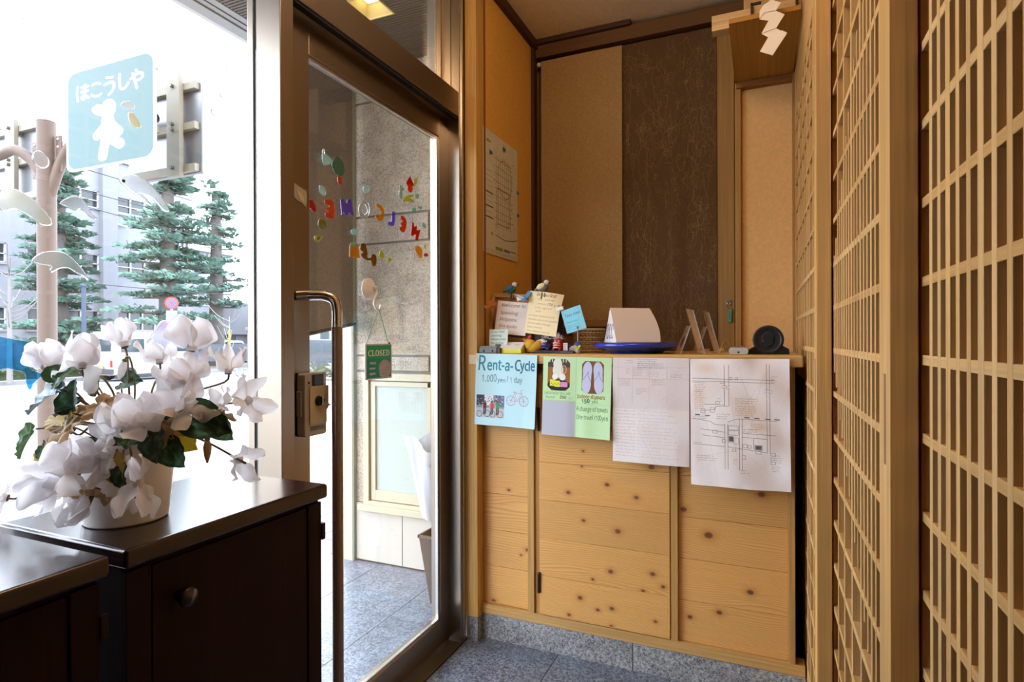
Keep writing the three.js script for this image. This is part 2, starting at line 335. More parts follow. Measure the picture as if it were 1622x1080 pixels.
// ---------------------------------------------------------------- curtains
const weave = dataTex(512, 512, (u, v) => {
  const k = 0.80 + 0.10 * vnoise(u * 170, v * 40, 170, 40, 1) + 0.12 * vnoise(u * 40, v * 190, 40, 190, 2) ;
  return [k, k * 0.99, k * 0.97];
}, 2, 2);
const scrawl = canvasTex(768, 2048, (c, w, h) => {
  c.fillStyle = '#5e4729'; c.fillRect(0, 0, w, h); seed = 91;
  for (let i = 0; i < 9000; i++) { c.fillStyle = `rgba(${rnd() < 0.5 ? '30,20,10' : '110,85,55'},0.16)`; const L = rnd(30, 6); if (rnd() < 0.5) c.fillRect(rnd(w), rnd(h), L, 1); else c.fillRect(rnd(w), rnd(h), 1, L); }
  c.lineWidth = 1.9; c.lineCap = 'round';
  for (let i = 0; i < 480; i++) { // wandering pale thread drawing: loops, boxes and long strokes
    c.strokeStyle = `rgba(190,160,110,${rnd(0.55, 0.2)})`; c.beginPath();
    let x = rnd(w), y = rnd(h); c.moveTo(x, y); const kind = rnd();
    if (kind < 0.35) c.ellipse(x, y, rnd(34, 10), rnd(70, 20), 0, 0, rnd(6.3, 3));
    else for (let k = 0; k < 5; k++) { const nx = x + (kind < 0.7 ? rnd(60, -60) : rnd(14, -14)), ny = y + rnd(110, -50); c.quadraticCurveTo(x + rnd(40, -40), (y + ny) / 2, nx, ny); x = nx; y = ny; }
    c.stroke();
  }
});
function cloth(w, h, wave, ux, uy) {
  const g = new THREE.BoxGeometry(w, h, 0.0015, 48, 40, 1), p = g.attributes.position, uv = g.attributes.uv;
  for (let i = 0; i < p.count; i++) {
    const x = p.getX(i), y = p.getY(i); p.setZ(i, p.getZ(i) + wave(x / w, y / h)); uv.setXY(i, (x + w / 2) * ux, (y + h / 2) * uy);
  }
  g.computeVertexNormals(); return g;
}
{
  const o = thing('curtain', 'plain light brown woven curtain panel hanging left of the dark one', 'curtain', [-0.767, 1.21, -2.59]);
  const w = 0.388, h = 1.266;
  own(o, 'cloth', cloth(w, h, (x, y) => 0.011 * Math.sin(x * 8 + 1) * (0.62 - y) + 0.014 * Math.pow(Math.max(0, x + 0.1), 2) * (0.7 - y) * 3 + 0.002 * Math.sin(y * 30 + x * 4), 2, 2), M(0xb2925c, 0.95, { map: weave, side: THREE.DoubleSide }), [0, h / 2, 0]);
  own(o, 'hem', cloth(w, 0.03, (x) => 0.011 * Math.sin(x * 8 + 1) * 1.1 + 0.042 * Math.pow(Math.max(0, x + 0.1), 2) * 1.2 + 0.0016, 2, 2), M(0xa07c52, 0.95, { map: weave }), [0, 0.016, 0]);
  const q = thing('curtain', 'dark brown curtain panel with a pale scrawled thread pattern', 'curtain', [-0.374, 1.102, -2.605]);
  own(q, 'cloth', cloth(0.404, 1.378, (x, y) => 0.007 * Math.sin(x * 9 + 2) * (0.6 - y) + 0.003 * Math.sin(x * 21), 1 / 0.404, 1 / 1.378), M(0xf0e8e0, 0.95, { map: scrawl }), [0, 0.689, 0]);
  const r = thing('curtain_rod', 'thin dark curtain rod with a white end cap under the beam', 'curtain rod', [-0.58, 2.475, -2.6]);
  part(r, 'rod', cyl([-0.965, 2.484, -2.626], [-0.17, 2.488, -2.626], 0.006), darkTrim);
  part(r, 'end_cap', new THREE.SphereGeometry(0.011, 12, 10).translate(-0.975, 2.468, -2.60), M(0xe8e0c8, 0.6), 'white end cap');
}

// ---------------------------------------------------------------- small shrine shelf, hooks, paper streamer
{
  const o = thing('shrine_shelf', 'wooden wall shelf at the ceiling corner with a projecting front bar', 'shelf', [0.012, 2.21, -2.35]);
  const sm = wood(0xba8630, 0.55);
  part(o, 'shelf_board', bx(-0.099, 0.1215, 2.222, 2.238, -2.60, -2.10, 0.001), sm);
  part(o, 'wall_batten', bx(-0.094, 0.1175, 2.197, 2.222, -2.624, -2.590, 0.001), wood(0xa06c2c, 0.6));
  part(o, 'front_bar', bx(-0.158, 0.12, 2.2385, 2.292, -2.205, -2.16, 0.001), paleWood, 'pale bar longer than the shelf');
  part(o, 'back_board', bx(-0.06, 0.118, 2.2385, 2.5, -2.45, -2.43, 0.001), paleWood);
  for (const x of [-0.027, 0.112]) part(o, 'hook', join([bx(x - 0.004, x + 0.004, 2.242, 2.304, -2.158, -2.150, 0.001), bx(x - 0.004, x + 0.004, 2.296, 2.304, -2.21, -2.150, 0.001), bx(x - 0.004, x + 0.03, 2.296, 2.304, -2.158, -2.150, 0.001)]), M(0x2a1a12, 0.5), 'dark bent hook');
  const s = thing('paper_streamer', 'white folded zigzag paper streamer hanging before the shrine shelf', 'streamer', [0.035, 2.07, -2.07]);
  const pm = M(0xf1e6d0, 0.85, { side: THREE.DoubleSide });
  [[[36, 250], [61, 237], [46, 215], [11, 216], [-3, 198], [-3, 221], [8, 241]], [[46, 215], [72, 198], [47, 160], [3, 151], [24, 188], [-3, 198], [11, 216]], [[47, 160], [78, 135], [36, 74], [-2, 94], [23, 136], [3, 151]], [[62, 148], [79, 136], [37, 74], [34, 88]], [[36, 262], [48, 256], [6, 236], [-3, 218], [-1, 232]]].forEach((q, i) => {
    const g = new THREE.ExtrudeGeometry(poly(q.flat()), { depth: 0.0008, bevelEnabled: false }); g.translate(0, 2, -2.062 - [0, 0.003, 0.006, 0.0, 0.008][i]); part(s, 'paper_fold', g, pm);
  });
  part(s, 'cord', tube([[0.03, 2.255, -2.065], [0.032, 2.30, -2.075], [0.035, 2.50, -2.10]], 0.002, 12, 6), pm);
}

// ---------------------------------------------------------------- dark cabinets by the window
const mahogany = P(0x260a06, 0.6, { map: grainTex, specularIntensity: 0.35 });
const mahoganyTop = P(0x2a0c06, 0.24, { map: grainTex, ior: 1.5, clearcoat: 0.6, clearcoatRoughness: 0.16 });
function cabinet(z1, z0, label) { // z1 is the end nearer the door
  const o = thing('cabinet', label, 'cabinet', [-0.94, 0, (z0 + z1) / 2], 'dark wood cabinets under the shop window');
  part(o, 'top', bx(-1.085, -0.782, 0.842, 0.87, z1, z0, 0.006), mahoganyTop);
  part(o, 'carcass', bx(-1.08, -0.80, 0.02, 0.842, z1 + 0.008, z0 - 0.008, 0.002), mahogany);
  for (const z of [z1 + 0.008, z0 - 0.043]) part(o, 'stile', bx(-0.802, -0.793, 0.03, 0.835, z, z + 0.035, 0.001), mahogany);
  const d = part(o, 'door', bx(-0.80, -0.7945, 0.06, 0.832, z1 + 0.046, z0 - 0.046, 0.001), mahogany);
  part(d, 'knob', lathe([[0, 0], [0.008, 0], [0.007, 0.01], [0.014, 0.018], [0.013, 0.026], [0, 0.029]], 20).rotateZ(-Math.PI / 2).translate(-0.794, 0.775, z0 - 0.085), P(0x1a0805, 0.3, { clearcoat: 0.6 }));
  part(o, 'plinth', bx(-1.07, -0.82, 0.0, 0.02, z1 + 0.015, z0 - 0.015), mahogany);
  for (const y of [0.78, 0.15]) part(o, 'hinge', bx(-0.806, -0.79, y - 0.02, y + 0.012, z1 - 0.001, z1 + 0.0085, 0.001), M(0x1a0a06, 0.4, { metalness: 0.5 }));
  return o;
}
cabinet(-0.9, -0.505, 'dark reddish brown cabinet that carries the white flower pot');
cabinet(-0.487, -0.09, 'dark brown cabinet in the lower left corner, beside the flower cabinet');

// ---------------------------------------------------------------- porch outside the door
const cream = M(0xb3aa93, 0.5), alu = M(0xb3a98e, 0.45), whiteTile = M(0xb4ada0, 0.35);
{
  const o = struct('porch_wall', 'porch side wall of speckled stone blocks over white tiles', 'wall', [-1.5, 0, -2.5]);
  part(o, 'joint_mortar', bx(-1.982, -1.02, -0.1, 2.6, -2.62, -2.482), M(0x7d766a, 0.95));
  const B = (a, b, c, d, z = -2.47) => part(o, 'stone_block', bx(a, b, c, d, -2.5, z, 0.003), stone);
  for (const [c, d] of [[2.393, 2.58], [1.656, 1.788], [0.996, 1.067]]) { B(-1.983, -1.516, c, d); B(-1.506, -1.02, c, d); }
  B(-1.983, -1.02, 1.799, 2.383); B(-1.983, -1.02, 1.077, 1.646);
  B(-1.983, -1.904, 0.305, 0.986); B(-1.15, -1.02, 0.305, 0.986);
  for (const [a, b] of [[-1.956, -1.670], [-1.667, -1.38], [-1.377, -1.09]]) part(o, 'wall_tile', bx(a, b, 0.008, 0.303, -2.5, -2.462, 0.002), whiteTile);
  part(o, 'stone_edge', bx(-1.984, -1.958, 0, 0.305, -2.5, -2.468, 0.002), stone);
}
{
  const o = struct('window_3', 'frosted porch window in a cream aluminium frame', 'window', [-1.5, 0.3, -2.47]);
  for (const a of [[-1.902, -1.868, 0.287, 0.982], [-1.19, -1.156, 0.287, 0.982], [-1.868, -1.19, 0.945, 0.982], [-1.868, -1.19, 0.287, 0.322]]) part(o, 'frame', bx(...a, -2.5, -2.452, 0.002), alu);
  for (const a of [[-1.862, -1.834, 0.325, 0.94], [-1.52, -1.50, 0.325, 0.94], [-1.22, -1.194, 0.325, 0.94], [-1.834, -1.22, 0.915, 0.94], [-1.834, -1.22, 0.325, 0.378]]) part(o, 'sash', bx(...a, -2.49, -2.464, 0.0015), alu);
  part(o, 'sill', bx(-1.925, -1.12, 0.272, 0.304, -2.5, -2.432, 0.003), alu);
  const bumps = dataTex(256, 256, (u, v) => { const s = Math.sin(u * 2 * Math.PI * 40) * Math.sin(v * 2 * Math.PI * 40), k = 0.5 + 0.5 * s; return [k, k, k]; }, 4, 4, false);
  part(o, 'frosted_pane', bx(-1.834, -1.22, 0.378, 0.916, -2.479, -2.474), P(0xa2aba0, 0.42, { bumpMap: bumps, bumpScale: 0.001, clearcoat: 0.3 }));
}
{
  const o = struct('porch_floor', 'grey granite slab floor of the porch with thin joints', 'floor', [-1.6, 0, -1.5]);
  part(o, 'bed', bx(-2.19, -1.17, -0.14, -0.006, -2.47, 3.0), grout);
  const cols = [[-2.2, -1.8045, [-2.468, -2.265, -1.5, -0.75, 0, 0.75, 1.5, 3]], [-1.8025, -1.4275, [-2.468, -1.62, -0.87, -0.12, 0.63, 1.4, 3]], [-1.4255, -1.1705, [-2.468, -2.0, -1.25, -0.5, 0.25, 1.0, 3]]];
  for (const [a, b, z] of cols) for (let i = 0; i < z.length - 1; i++) part(o, 'slab', bx(a, b, -0.03, 0, z[i] + 0.001, z[i + 1] - 0.001, 0.001), porchGranite);
}
{
  const o = struct('porch_ceiling', 'dark slatted porch ceiling with a pale metal edge', 'ceiling', [-1.6, 2.556, -1]);
  part(o, 'backing', bx(-2.19, -1.0, 2.61, 2.75, -2.7, 4), M(0x26231e, 0.9));
  const slats = []; for (let z = -2.462; z < 0.6; z += 0.0165) { // about 3 pixels apart in the photograph: one joined part
    const hit = z > -2.085 && z < -1.93; for (const [a, b] of hit ? [[-2.06, -1.59], [-1.44, -1.16]] : [[-2.06, -1.16]]) slats.push(new THREE.BoxGeometry(b - a, 0.014, 0.0112).translate((a + b) / 2, 2.563, z + 0.0055));
  }
  part(o, 'slats', join(slats), M(0x5d564a, 0.55)).userData.kind = 'stuff';
  for (const a of [[-2.2, -2.135, 2.546, 2.62], [-2.132, -2.105, 2.552, 2.62], [-2.102, -2.065, 2.556, 2.62]]) part(o, 'edge_trim', bx(...a, -2.7, 4, 0.002), M(0x9a9a98, 0.5, { metalness: 0.2 }));
  part(o, 'fascia', bx(-2.22, -2.195, 2.546, 2.95, -2.7, 4), M(0xc9c8c4, 0.5));
}
{
  const o = thing('porch_downlight', 'glowing square downlight recessed in the slatted porch ceiling', 'light', [-1.515, 2.556, -2.007]);
  const frame = M(0xd8c486, 0.5), x0 = -1.585, x1 = -1.447, z0 = -2.08, z1 = -1.935;
  const side = (a, b, c, d) => { const g = new THREE.BufferGeometry(); g.setAttribute('position', new THREE.Float32BufferAttribute([...a, ...b, ...c, ...a, ...c, ...d], 3)); g.computeVertexNormals(); return g; };
  const L = [[x0, 2.556, z0], [x1, 2.556, z0], [x1, 2.556, z1], [x0, 2.556, z1]], U = [[x0 + .03, 2.605, z0 + .03], [x1 - .03, 2.605, z0 + .03], [x1 - .03, 2.605, z1 - .03], [x0 + .03, 2.605, z1 - .03]];
  for (let i = 0; i < 4; i++) { const j = (i + 1) % 4; part(o, 'reflector_side', side(L[i], L[j], U[j], U[i]), M(0xd8c486, 0.5, { side: THREE.DoubleSide })); }
  for (const a of [[x0 - .006, x1 + .006, 2.552, 2.557, z0 - .006, z0], [x0 - .006, x1 + .006, 2.552, 2.557, z1, z1 + .006], [x0 - .006, x0, 2.552, 2.557, z0, z1], [x1, x1 + .006, 2.552, 2.557, z0, z1]]) part(o, 'rim', bx(...a), frame);
  part(o, 'lamp_panel', bx(x0 + .03, x1 - .03, 2.603, 2.606, z0 + .03, z1 - .03), M(0xffffff, 0.6, { emissive: 0xfff0b8, emissiveIntensity: 1.6 }), 'bright glowing lamp');
  const l = new THREE.RectAreaLight(0xffe6a8, 6, 0.08, 0.08); l.position.set(0, 0.044, 0); l.lookAt(-1.515, 0, -2.007); l.rotation.set(-Math.PI / 2, 0, 0); o.add(l);
}
{
  const o = struct('trim_7', 'cream painted corner post of the porch opening', 'post', [-1.99, 0, -2.47]);
  part(o, 'post', bx(-2.024, -1.963, 0, 2.56, -2.50, -2.442, 0.002), cream);
  part(o, 'post_edge', bx(-1.963, -1.957, 0, 2.56, -2.49, -2.445, 0.001), M(0x8f9a90, 0.4, { metalness: 0.3 }));
  const b = thing('sun_blind', 'dark grey roller blind hanging in the porch opening, black bar below', 'blind', [-1.95, 1.2, -2.13]);
  const g = new THREE.BufferGeometry(), pts = [[-2.436, 1.243], [-1.85, 1.142], [-1.85, 2.552], [-2.436, 2.552]], sh = new THREE.Shape(pts.map(([z, y]) => new THREE.Vector2(-z, y)));
  const e = new THREE.ExtrudeGeometry(sh, { depth: 0.003, bevelEnabled: false }); e.rotateY(Math.PI / 2); e.translate(-1.953, 0, 0);
  part(b, 'cloth', e, M(0x7d7b7a, 0.8, { map: weave }));
  part(b, 'bottom_bar', cyl([-1.950, 1.238, -2.452], [-1.950, 1.136, -1.845], 0.0085, 0.0085, 12), M(0x1f2428, 0.4));
}
{
  const o = thing('waste_bin', 'tall dark brown waste bin on the porch floor', 'bin', [-1.262, 0, -2.25]);
  own(o, 'bin_body', join([new THREE.CylinderGeometry(0.15, 0.10, 0.30, 4, 1, true).rotateY(Math.PI / 4).translate(0, 0.15, 0), new THREE.CylinderGeometry(0.144, 0.096, 0.29, 4, 1, true).rotateY(Math.PI / 4).translate(0, 0.152, 0), new THREE.BoxGeometry(0.14, 0.006, 0.14).translate(0, 0.003, 0)]), M(0x4a3d33, 0.5, { side: THREE.DoubleSide }));
  own(o, 'bin_rim', join([[0.106, 0, 0.008, 0.22], [-0.106, 0, 0.008, 0.22], [0, 0.106, 0.22, 0.008], [0, -0.106, 0.22, 0.008]].map(([x, z, w, d]) => new THREE.BoxGeometry(w, 0.012, d).translate(x, 0.3, z))), M(0x5a4c40, 0.45));
}
{
  const o = thing('plastic_bag', 'white translucent plastic bag hanging above the waste bin', 'bag', [-1.40, 0.32, -2.33]);
  const g = new THREE.CylinderGeometry(0.13, 0.055, 0.36, 40, 16, true), p = g.attributes.position;
  for (let i = 0; i < p.count; i++) { const a = Math.atan2(p.getZ(i), p.getX(i)), y = p.getY(i), k = 1 + 0.13 * Math.sin(a * 5 + y * 6) + 0.06 * Math.sin(a * 11 - y * 9); p.setXYZ(i, p.getX(i) * k, y + (y > 0.1 ? 0.035 * Math.sin(a * 3 + 1) : 0), p.getZ(i) * k * 0.7); }
  g.computeVertexNormals();
  own(o, 'bag_film', g, P(0xbfc0c4, 0.5, { side: THREE.DoubleSide, transmission: 0.25 }), [0, 0.18, 0]);
}
{ // the rest of our own building, above the porch: keeps the sun off the shop front
  const o = struct('building_facade', 'upper floors of the inn above the porch', 'wall', [-0.5, 2.76, 0]);
  part(o, 'facade', bx(-2.2, 0.5, 2.76, 7.0, -2.9, 6), wallPlain);
  part(o, 'side', bx(-1.15, 0.46, -0.12, 2.76, -3.0, -2.81), wallPlain);
}

// ---------------------------------------------------------------- street outside
{
  const o = struct('pavement', 'paving between the porch and the road, its pale colour standing for sunlight', 'pavement', [-9, -0.2, -8]);
  part(o, 'paving', bx(-16.7, -2.2, -0.6, -0.205, -60, 40), M(0x8f8a86, 0.9));  // pale colour stands for the sunlit near part of the street
  for (let i = 0; i < 5; i++) for (let j = 0; j < 9; j++) part(o, 'paving_slab', bx(-2.2 - 0.3 * (i + 1) + 0.003, -2.2 - 0.3 * i - 0.003, -0.24, -0.195, -2.2 - 0.3 * (j + 1) + 0.003, -2.2 - 0.3 * j - 0.003, 0.003), M(0x757377, 0.9));  // slab grey holds the shade by the porch and lets joints show
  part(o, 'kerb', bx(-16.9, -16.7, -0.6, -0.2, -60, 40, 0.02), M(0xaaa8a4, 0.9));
  const r = struct('road', 'wide grey asphalt road, its darker colour standing for shade', 'road', [-20, -0.37, -10]);
  part(r, 'asphalt', bx(-24.2, -16.9, -0.7, -0.37, -60, 40), M(0x6e7079, 0.95));  // darker grey stands for the shaded far strip of the street
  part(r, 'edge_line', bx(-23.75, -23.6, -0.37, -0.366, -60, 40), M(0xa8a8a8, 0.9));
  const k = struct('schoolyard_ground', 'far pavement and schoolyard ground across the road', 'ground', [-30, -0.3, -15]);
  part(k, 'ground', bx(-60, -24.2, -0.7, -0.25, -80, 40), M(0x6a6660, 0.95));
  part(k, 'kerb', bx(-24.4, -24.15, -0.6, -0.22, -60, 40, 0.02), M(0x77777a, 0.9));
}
{ // school across the road: walls with real window openings
  const o = thing('school_building', 'pale three-storey school building with rows of white framed windows', 'building', [-36, -0.25, -18]);
  const wallM = M(0x7e8188, 0.95), frameM = M(0xaeb0b4, 0.6), paneM = P(0x30383e, 0.15, {}), F = -35.5;
  const sh = new THREE.Shape([[6, -0.25], [27.5, -0.25], [27.5, 11.9], [6, 11.9]].map(([a, b]) => new THREE.Vector2(a, b)));
  const wins = [], cols = [[8.2, 10.2], [11.0, 13.0], [14.9, 16.95], [17.85, 19.0], [19.55, 21.48], [22.45, 24.25]];
  for (const [a, b] of cols) for (const [c, d] of [[8.9, 9.9], [5.22, 6.22], [1.8, 2.95]]) wins.push([a, b, c, d, 2]);
  for (const [c, d] of [[3.75, 4.65], [7.0, 7.9]]) wins.push([26.3, 27.3, c, d, 3]);
  wins.splice(wins.findIndex((w) => w[0] === 22.45 && w[2] === 1.8), 1, [22.45, 25.7, 1.8, 2.95, 4]);
  for (const [a, b, c, d] of wins) { const q = new THREE.Path(); q.moveTo(a, c); q.lineTo(a, d); q.lineTo(b, d); q.lineTo(b, c); q.lineTo(a, c); sh.holes.push(q); }
  const g = new THREE.ExtrudeGeometry(sh, { depth: 0.25, bevelEnabled: false }); g.rotateY(Math.PI / 2); g.translate(F - 0.25, 0, 0);
  part(o, 'wall', g, wallM);
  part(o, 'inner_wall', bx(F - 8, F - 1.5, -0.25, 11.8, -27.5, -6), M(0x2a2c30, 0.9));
  part(o, 'roof', bx(F - 8.2, F + 0.15, 11.9, 12.2, -27.7, -5.8), wallM);
  for (const z of [-22.35, -14.0, -7.0]) part(o, 'pilaster', bx(F, F + 0.35, -0.25, 11.9, z, z + (z === -22.35 ? 0.85 : 0.3)), M(0x74777e, 0.95));
  part(o, 'downpipe', join([cyl([F + 0.12, 12, -22.43], [F + 0.12, 8.15, -22.43], 0.06), cyl([F + 0.12, 8.15, -22.43], [F + 0.12, 8.12, -23.0], 0.04)]), M(0xb9bbc0, 0.5));
  for (const [a, b, c, d, n] of wins) {
    const w = part(o, 'window', bx(F - 0.15, F - 0.13, c, d, -b, -a), paneM, 'dark glazed window');
    const fr = [[c - 0.02, c + 0.05, -b, -a], [d - 0.05, d + 0.02, -b, -a], [c, d, -a - 0.05, -a + 0.02], [c, d, -b - 0.02, -b + 0.05]];
    for (let i = 1; i < n; i++) { const z = -a - (b - a) * i / n; fr.push([c, d, z - 0.035, z + 0.035]); }
    fr.push([c + (d - c) * 0.42, c + (d - c) * 0.42 + 0.05, -b, -a]);
    part(w, 'window_frame', join(fr.map(([y0, y1, z0, z1]) => bx(F - 0.13, F - 0.03, y0, y1, z0, z1))), frameM);
    part(w, 'sill', bx(F - 0.1, F + 0.07, c - 0.12, c - 0.02, -b - 0.05, -a + 0.05), wallM);
  }
  const wing = thing('school_wing', 'lower pale annex at the right end of the school, beyond the big cedar', 'building', [-40, -0.25, -29.5]);
  part(wing, 'wall', bx(-46, -37, -0.25, 7.6, -32, -27.7), M(0x82858c, 0.95));
  part(wing, 'roof', bx(-46.2, -36.8, 7.6, 7.8, -32.2, -27.6), M(0x8b8c90, 0.9));
  for (const y of [1.9, 3.7]) { const w = part(wing, 'window', bx(-37.0, -36.97, y, y + 1.0, -30.2, -28.4), paneM); part(w, 'window_frame', join([0, 0.6, 1.2, 1.75].map((d) => bx(-36.98, -36.93, y, y + 1.0, -28.45 - d, -28.4 - d)).concat([0, 0.33, 0.66, 0.97].map((d) => bx(-36.98, -36.93, y + d, y + d + 0.05, -30.2, -28.4)))), frameM); }
}
// trees: trunk, branches and flat layered needle pads
const needleMats = [M(0x567467, 0.9, { side: THREE.DoubleSide }), M(0x3b5a4a, 0.9, { side: THREE.DoubleSide })];  // needle green lightened and blued in colour to imitate haze
const barkMat = M(0x55514e, 0.95);
function needles(pads, per) { // pads: [x, y, z, rx, ry, rz]; each pad a spray of short blades
  const pos = [];
  for (const [x, y, z, rx, ry, rz] of pads) for (let i = 0; i < per; i++) {
    const a = rnd(6.283), r = Math.sqrt(rnd()), cx = x + Math.cos(a) * r * rx, cz = z + Math.sin(a) * r * rz, cy = y + rnd(ry, -ry) * (1.05 - r) + (1 - r) * ry * 0.4;
    const L = rnd(0.42, 0.2), b = a + rnd(0.8, -0.8), tx = Math.cos(b) * L, tz = Math.sin(b) * L, ty = rnd(0.16, -0.08), w = rnd(0.10, 0.05);
    pos.push(cx, cy, cz, cx + tx, cy + ty, cz + tz, cx + tx * 0.5 - tz * w * 2, cy + w + ty * 0.4, cz + tz * 0.5 + tx * w * 2, cx, cy, cz, cx + tx, cy + ty, cz + tz, cx + tx * 0.5 + tz * w * 2, cy - w * 0.3, cz + tz * 0.5 - tx * w * 2);
  }
  const g = new THREE.BufferGeometry(); g.setAttribute('position', new THREE.Float32BufferAttribute(pos, 3)); g.computeVertexNormals(); return g;
}
function conifer(label, base, h, r, tiers, y0, per, skew = 1) {
  const o = thing('conifer_tree', label, 'tree', base, 'cedar trees in front of the school');
  const br = [], pads = [];
  own(o, 'trunk', new THREE.CylinderGeometry(h * 0.022, h * 0.045, h, 12).translate(0, h / 2, 0), barkMat);
  for (let t = 0; t < tiers; t++) {
    const f = t / (tiers - 1), y = y0 + (h - y0) * f, R = r * (1 - 0.72 * Math.pow(f, 1.3)) * rnd(1.1, 0.75), n = 4 + Math.floor(rnd(2));
    const a0 = rnd(6.28);
    for (let k = 0; k < n; k++) {
      const a = a0 + k * 6.283 / n + rnd(0.5, -0.5), L = R * rnd(1.05, 0.6), yy = y + rnd(0.35, -0.35);
      br.push(cyl([0, yy, 0], [Math.cos(a) * L, yy + 0.05 * L - 0.1, Math.sin(a) * L], 0.07, 0.02, 5));
      for (let q = 0; q < 3; q++) { const s = 0.38 + 0.3 * q; pads.push([Math.cos(a) * L * s, yy + 0.1 + rnd(0.15, -0.1), Math.sin(a) * L * s, R * 0.30 * skew, 0.17, R * 0.30 * skew]); }
    }
  }
  own(o, 'branches', join(br), barkMat).userData.kind = 'stuff';
  own(o, 'foliage', needles(pads, per), needleMats[0]).userData.kind = 'stuff';
  return o;
}
seed = 11; conifer('large spreading cedar tree with layered branches before the school', [-27.3, -0.3, -19.8], 10.6, 2.7, 10, 2.6, 66);
seed = 23; conifer('thin cedar tree with a long bare trunk, right of the large cedar', [-28.5, -0.3, -23.6], 9.9, 2.1, 9, 3.4, 22, 0.7);
seed = 37; conifer('cedar tree half hidden behind the brown sign post', [-32.0, -0.3, -17.5], 9.6, 2.2, 12, 1.6, 50);
function bareTree(name, label, base, h, spread, mat, n) {
  const o = thing(name, label, 'tree', base);
  own(o, 'trunk', cyl([0, 0, 0], [0, h, 0], h * 0.022, h * 0.006, 8), mat);
  const b = []; for (let i = 0; i < n; i++) { const y = h * rnd(0.92, 0.35), a = rnd(6.28), L = spread * rnd(1, 0.5); b.push(tube([[0, y, 0], [Math.cos(a) * L * 0.5, y + L * 0.25, Math.sin(a) * L * 0.5], [Math.cos(a) * L, y + L * 0.8, Math.sin(a) * L]], 0.016, 6, 5)); }
  own(o, 'twigs', join(b), mat).userData.kind = 'stuff';
  return o;
}
seed = 5; bareTree('bare_tree', 'leafless grey tree at the far left before the school', [-23.9, -0.3, -11.5], 4.4, 1.2, M(0x6e6a68, 0.9), 16);
const sap = bareTree('sapling', 'leafless pale sapling with a yellow stake by the gate pillar', [-24.7, -0.3, -21.2], 2.7, 1.0, M(0x8a8784, 0.9), 14);
own(sap, 'stake', cyl([0.1, 0, 0.1], [0.1, 2.0, 0.1], 0.05), M(0xa08a2e, 0.7), [0, 0, 0], [0, 0, 0], 'yellow support stake');
{
  const o = thing('boundary_fence', 'grey boundary fence along the far side of the road', 'fence', [-26.3, -0.25, -20]);
  for (let z = -8; z > -27.5; z -= 1.6) { part(o, 'fence_panel', bx(-26.33, -26.27, 0.1, 1.0, z - 1.54, z - 0.04), M(0x50555c, 0.8)); part(o, 'fence_post', bx(-26.35, -26.25, -0.25, 1.1, z - 0.04, z + 0.04), M(0x33373c, 0.7)); }
  const h = thing('hedge', 'low clipped green hedge below the grey fence', 'hedge', [-25.35, -0.25, -18]);
  const pads = []; for (let z = -7; z > -19.5; z -= 0.5) pads.push([0, 0.22, z + 18, 0.28, 0.18, 0.32]);
  own(h, 'foliage', needles(pads, 50), M(0x47583a, 0.9, { side: THREE.DoubleSide })).userData.kind = 'stuff';
  own(h, 'hedge_core', bx(-0.2, 0.2, 0, 0.26, -1.5, 11), M(0x3c4a32, 0.95));
  const g = thing('gate_pillar', 'white square gate pillar with a flat cap near the sapling', 'pillar', [-25.0, -0.25, -23.1]);
  own(g, 'shaft', bx(-0.28, 0.28, 0, 1.95, -0.28, 0.28, 0.01), M(0x8b8b8c, 0.9)); own(g, 'cap', bx(-0.36, 0.36, 1.95, 2.15, -0.36, 0.36, 0.02), M(0x80807e, 0.9));
  const c = thing('tiled_roof_house', 'low house with a dark grey hip roof far behind the gate', 'house', [-36, -0.25, -31.5]);
  own(c, 'wall', bx(-2.5, 2.5, 0, 1.9, -2.2, 2.2), M(0x77767a, 0.9));
  own(c, 'roof', new THREE.CylinderGeometry(0.9, 4.2, 2.4, 4, 1).rotateY(Math.PI / 4).translate(0, 3.05, 0), M(0x47484c, 0.9));
  for (const z of [-1, 0.8]) own(c, 'window', bx(2.5, 2.53, 0.7, 1.5, z - 0.4, z + 0.4), M(0x2b3034, 0.3));
}
// vehicles: side outline extruded with rounded edges, glass and wheels as parts
function vehicle(name, label, cat, base, turn, outline, width, body, glassQuads, wheels, extra) {
  const o = thing(name, label, cat, base); o.rotation.y = turn;
  const e = new THREE.ExtrudeGeometry(poly(outline, 1), { depth: width - 0.12, bevelEnabled: true, bevelSize: 0.06, bevelThickness: 0.06, bevelSegments: 2 }); e.translate(0, 0, -(width - 0.12) / 2);
  own(o, 'body', e, body);
  const gm = P(0x2e3c40, 0.1);
  for (const q of glassQuads) { const g = new THREE.ExtrudeGeometry(poly(q, 1), { depth: width + 0.008, bevelEnabled: false }); g.translate(0, 0, -(width + 0.008) / 2); own(o, 'side_window', g, gm); }
  for (const x of wheels) for (const s of [-1, 1]) {
    const w = own(o, 'wheel', new THREE.TorusGeometry(0.20, 0.08, 10, 24).translate(0, 0, s * (width / 2 - 0.06)), M(0x1c1c1e, 0.8), [x, 0.28, 0]);
    own(w, 'hub', new THREE.CylinderGeometry(0.15, 0.16, 0.10, 20).rotateX(Math.PI / 2), M(0x8f9296, 0.4, { metalness: 0.4 }), [0, 0, s * (width / 2 - 0.05)]);
  }
  if (extra) extra(o, gm); return o;
}
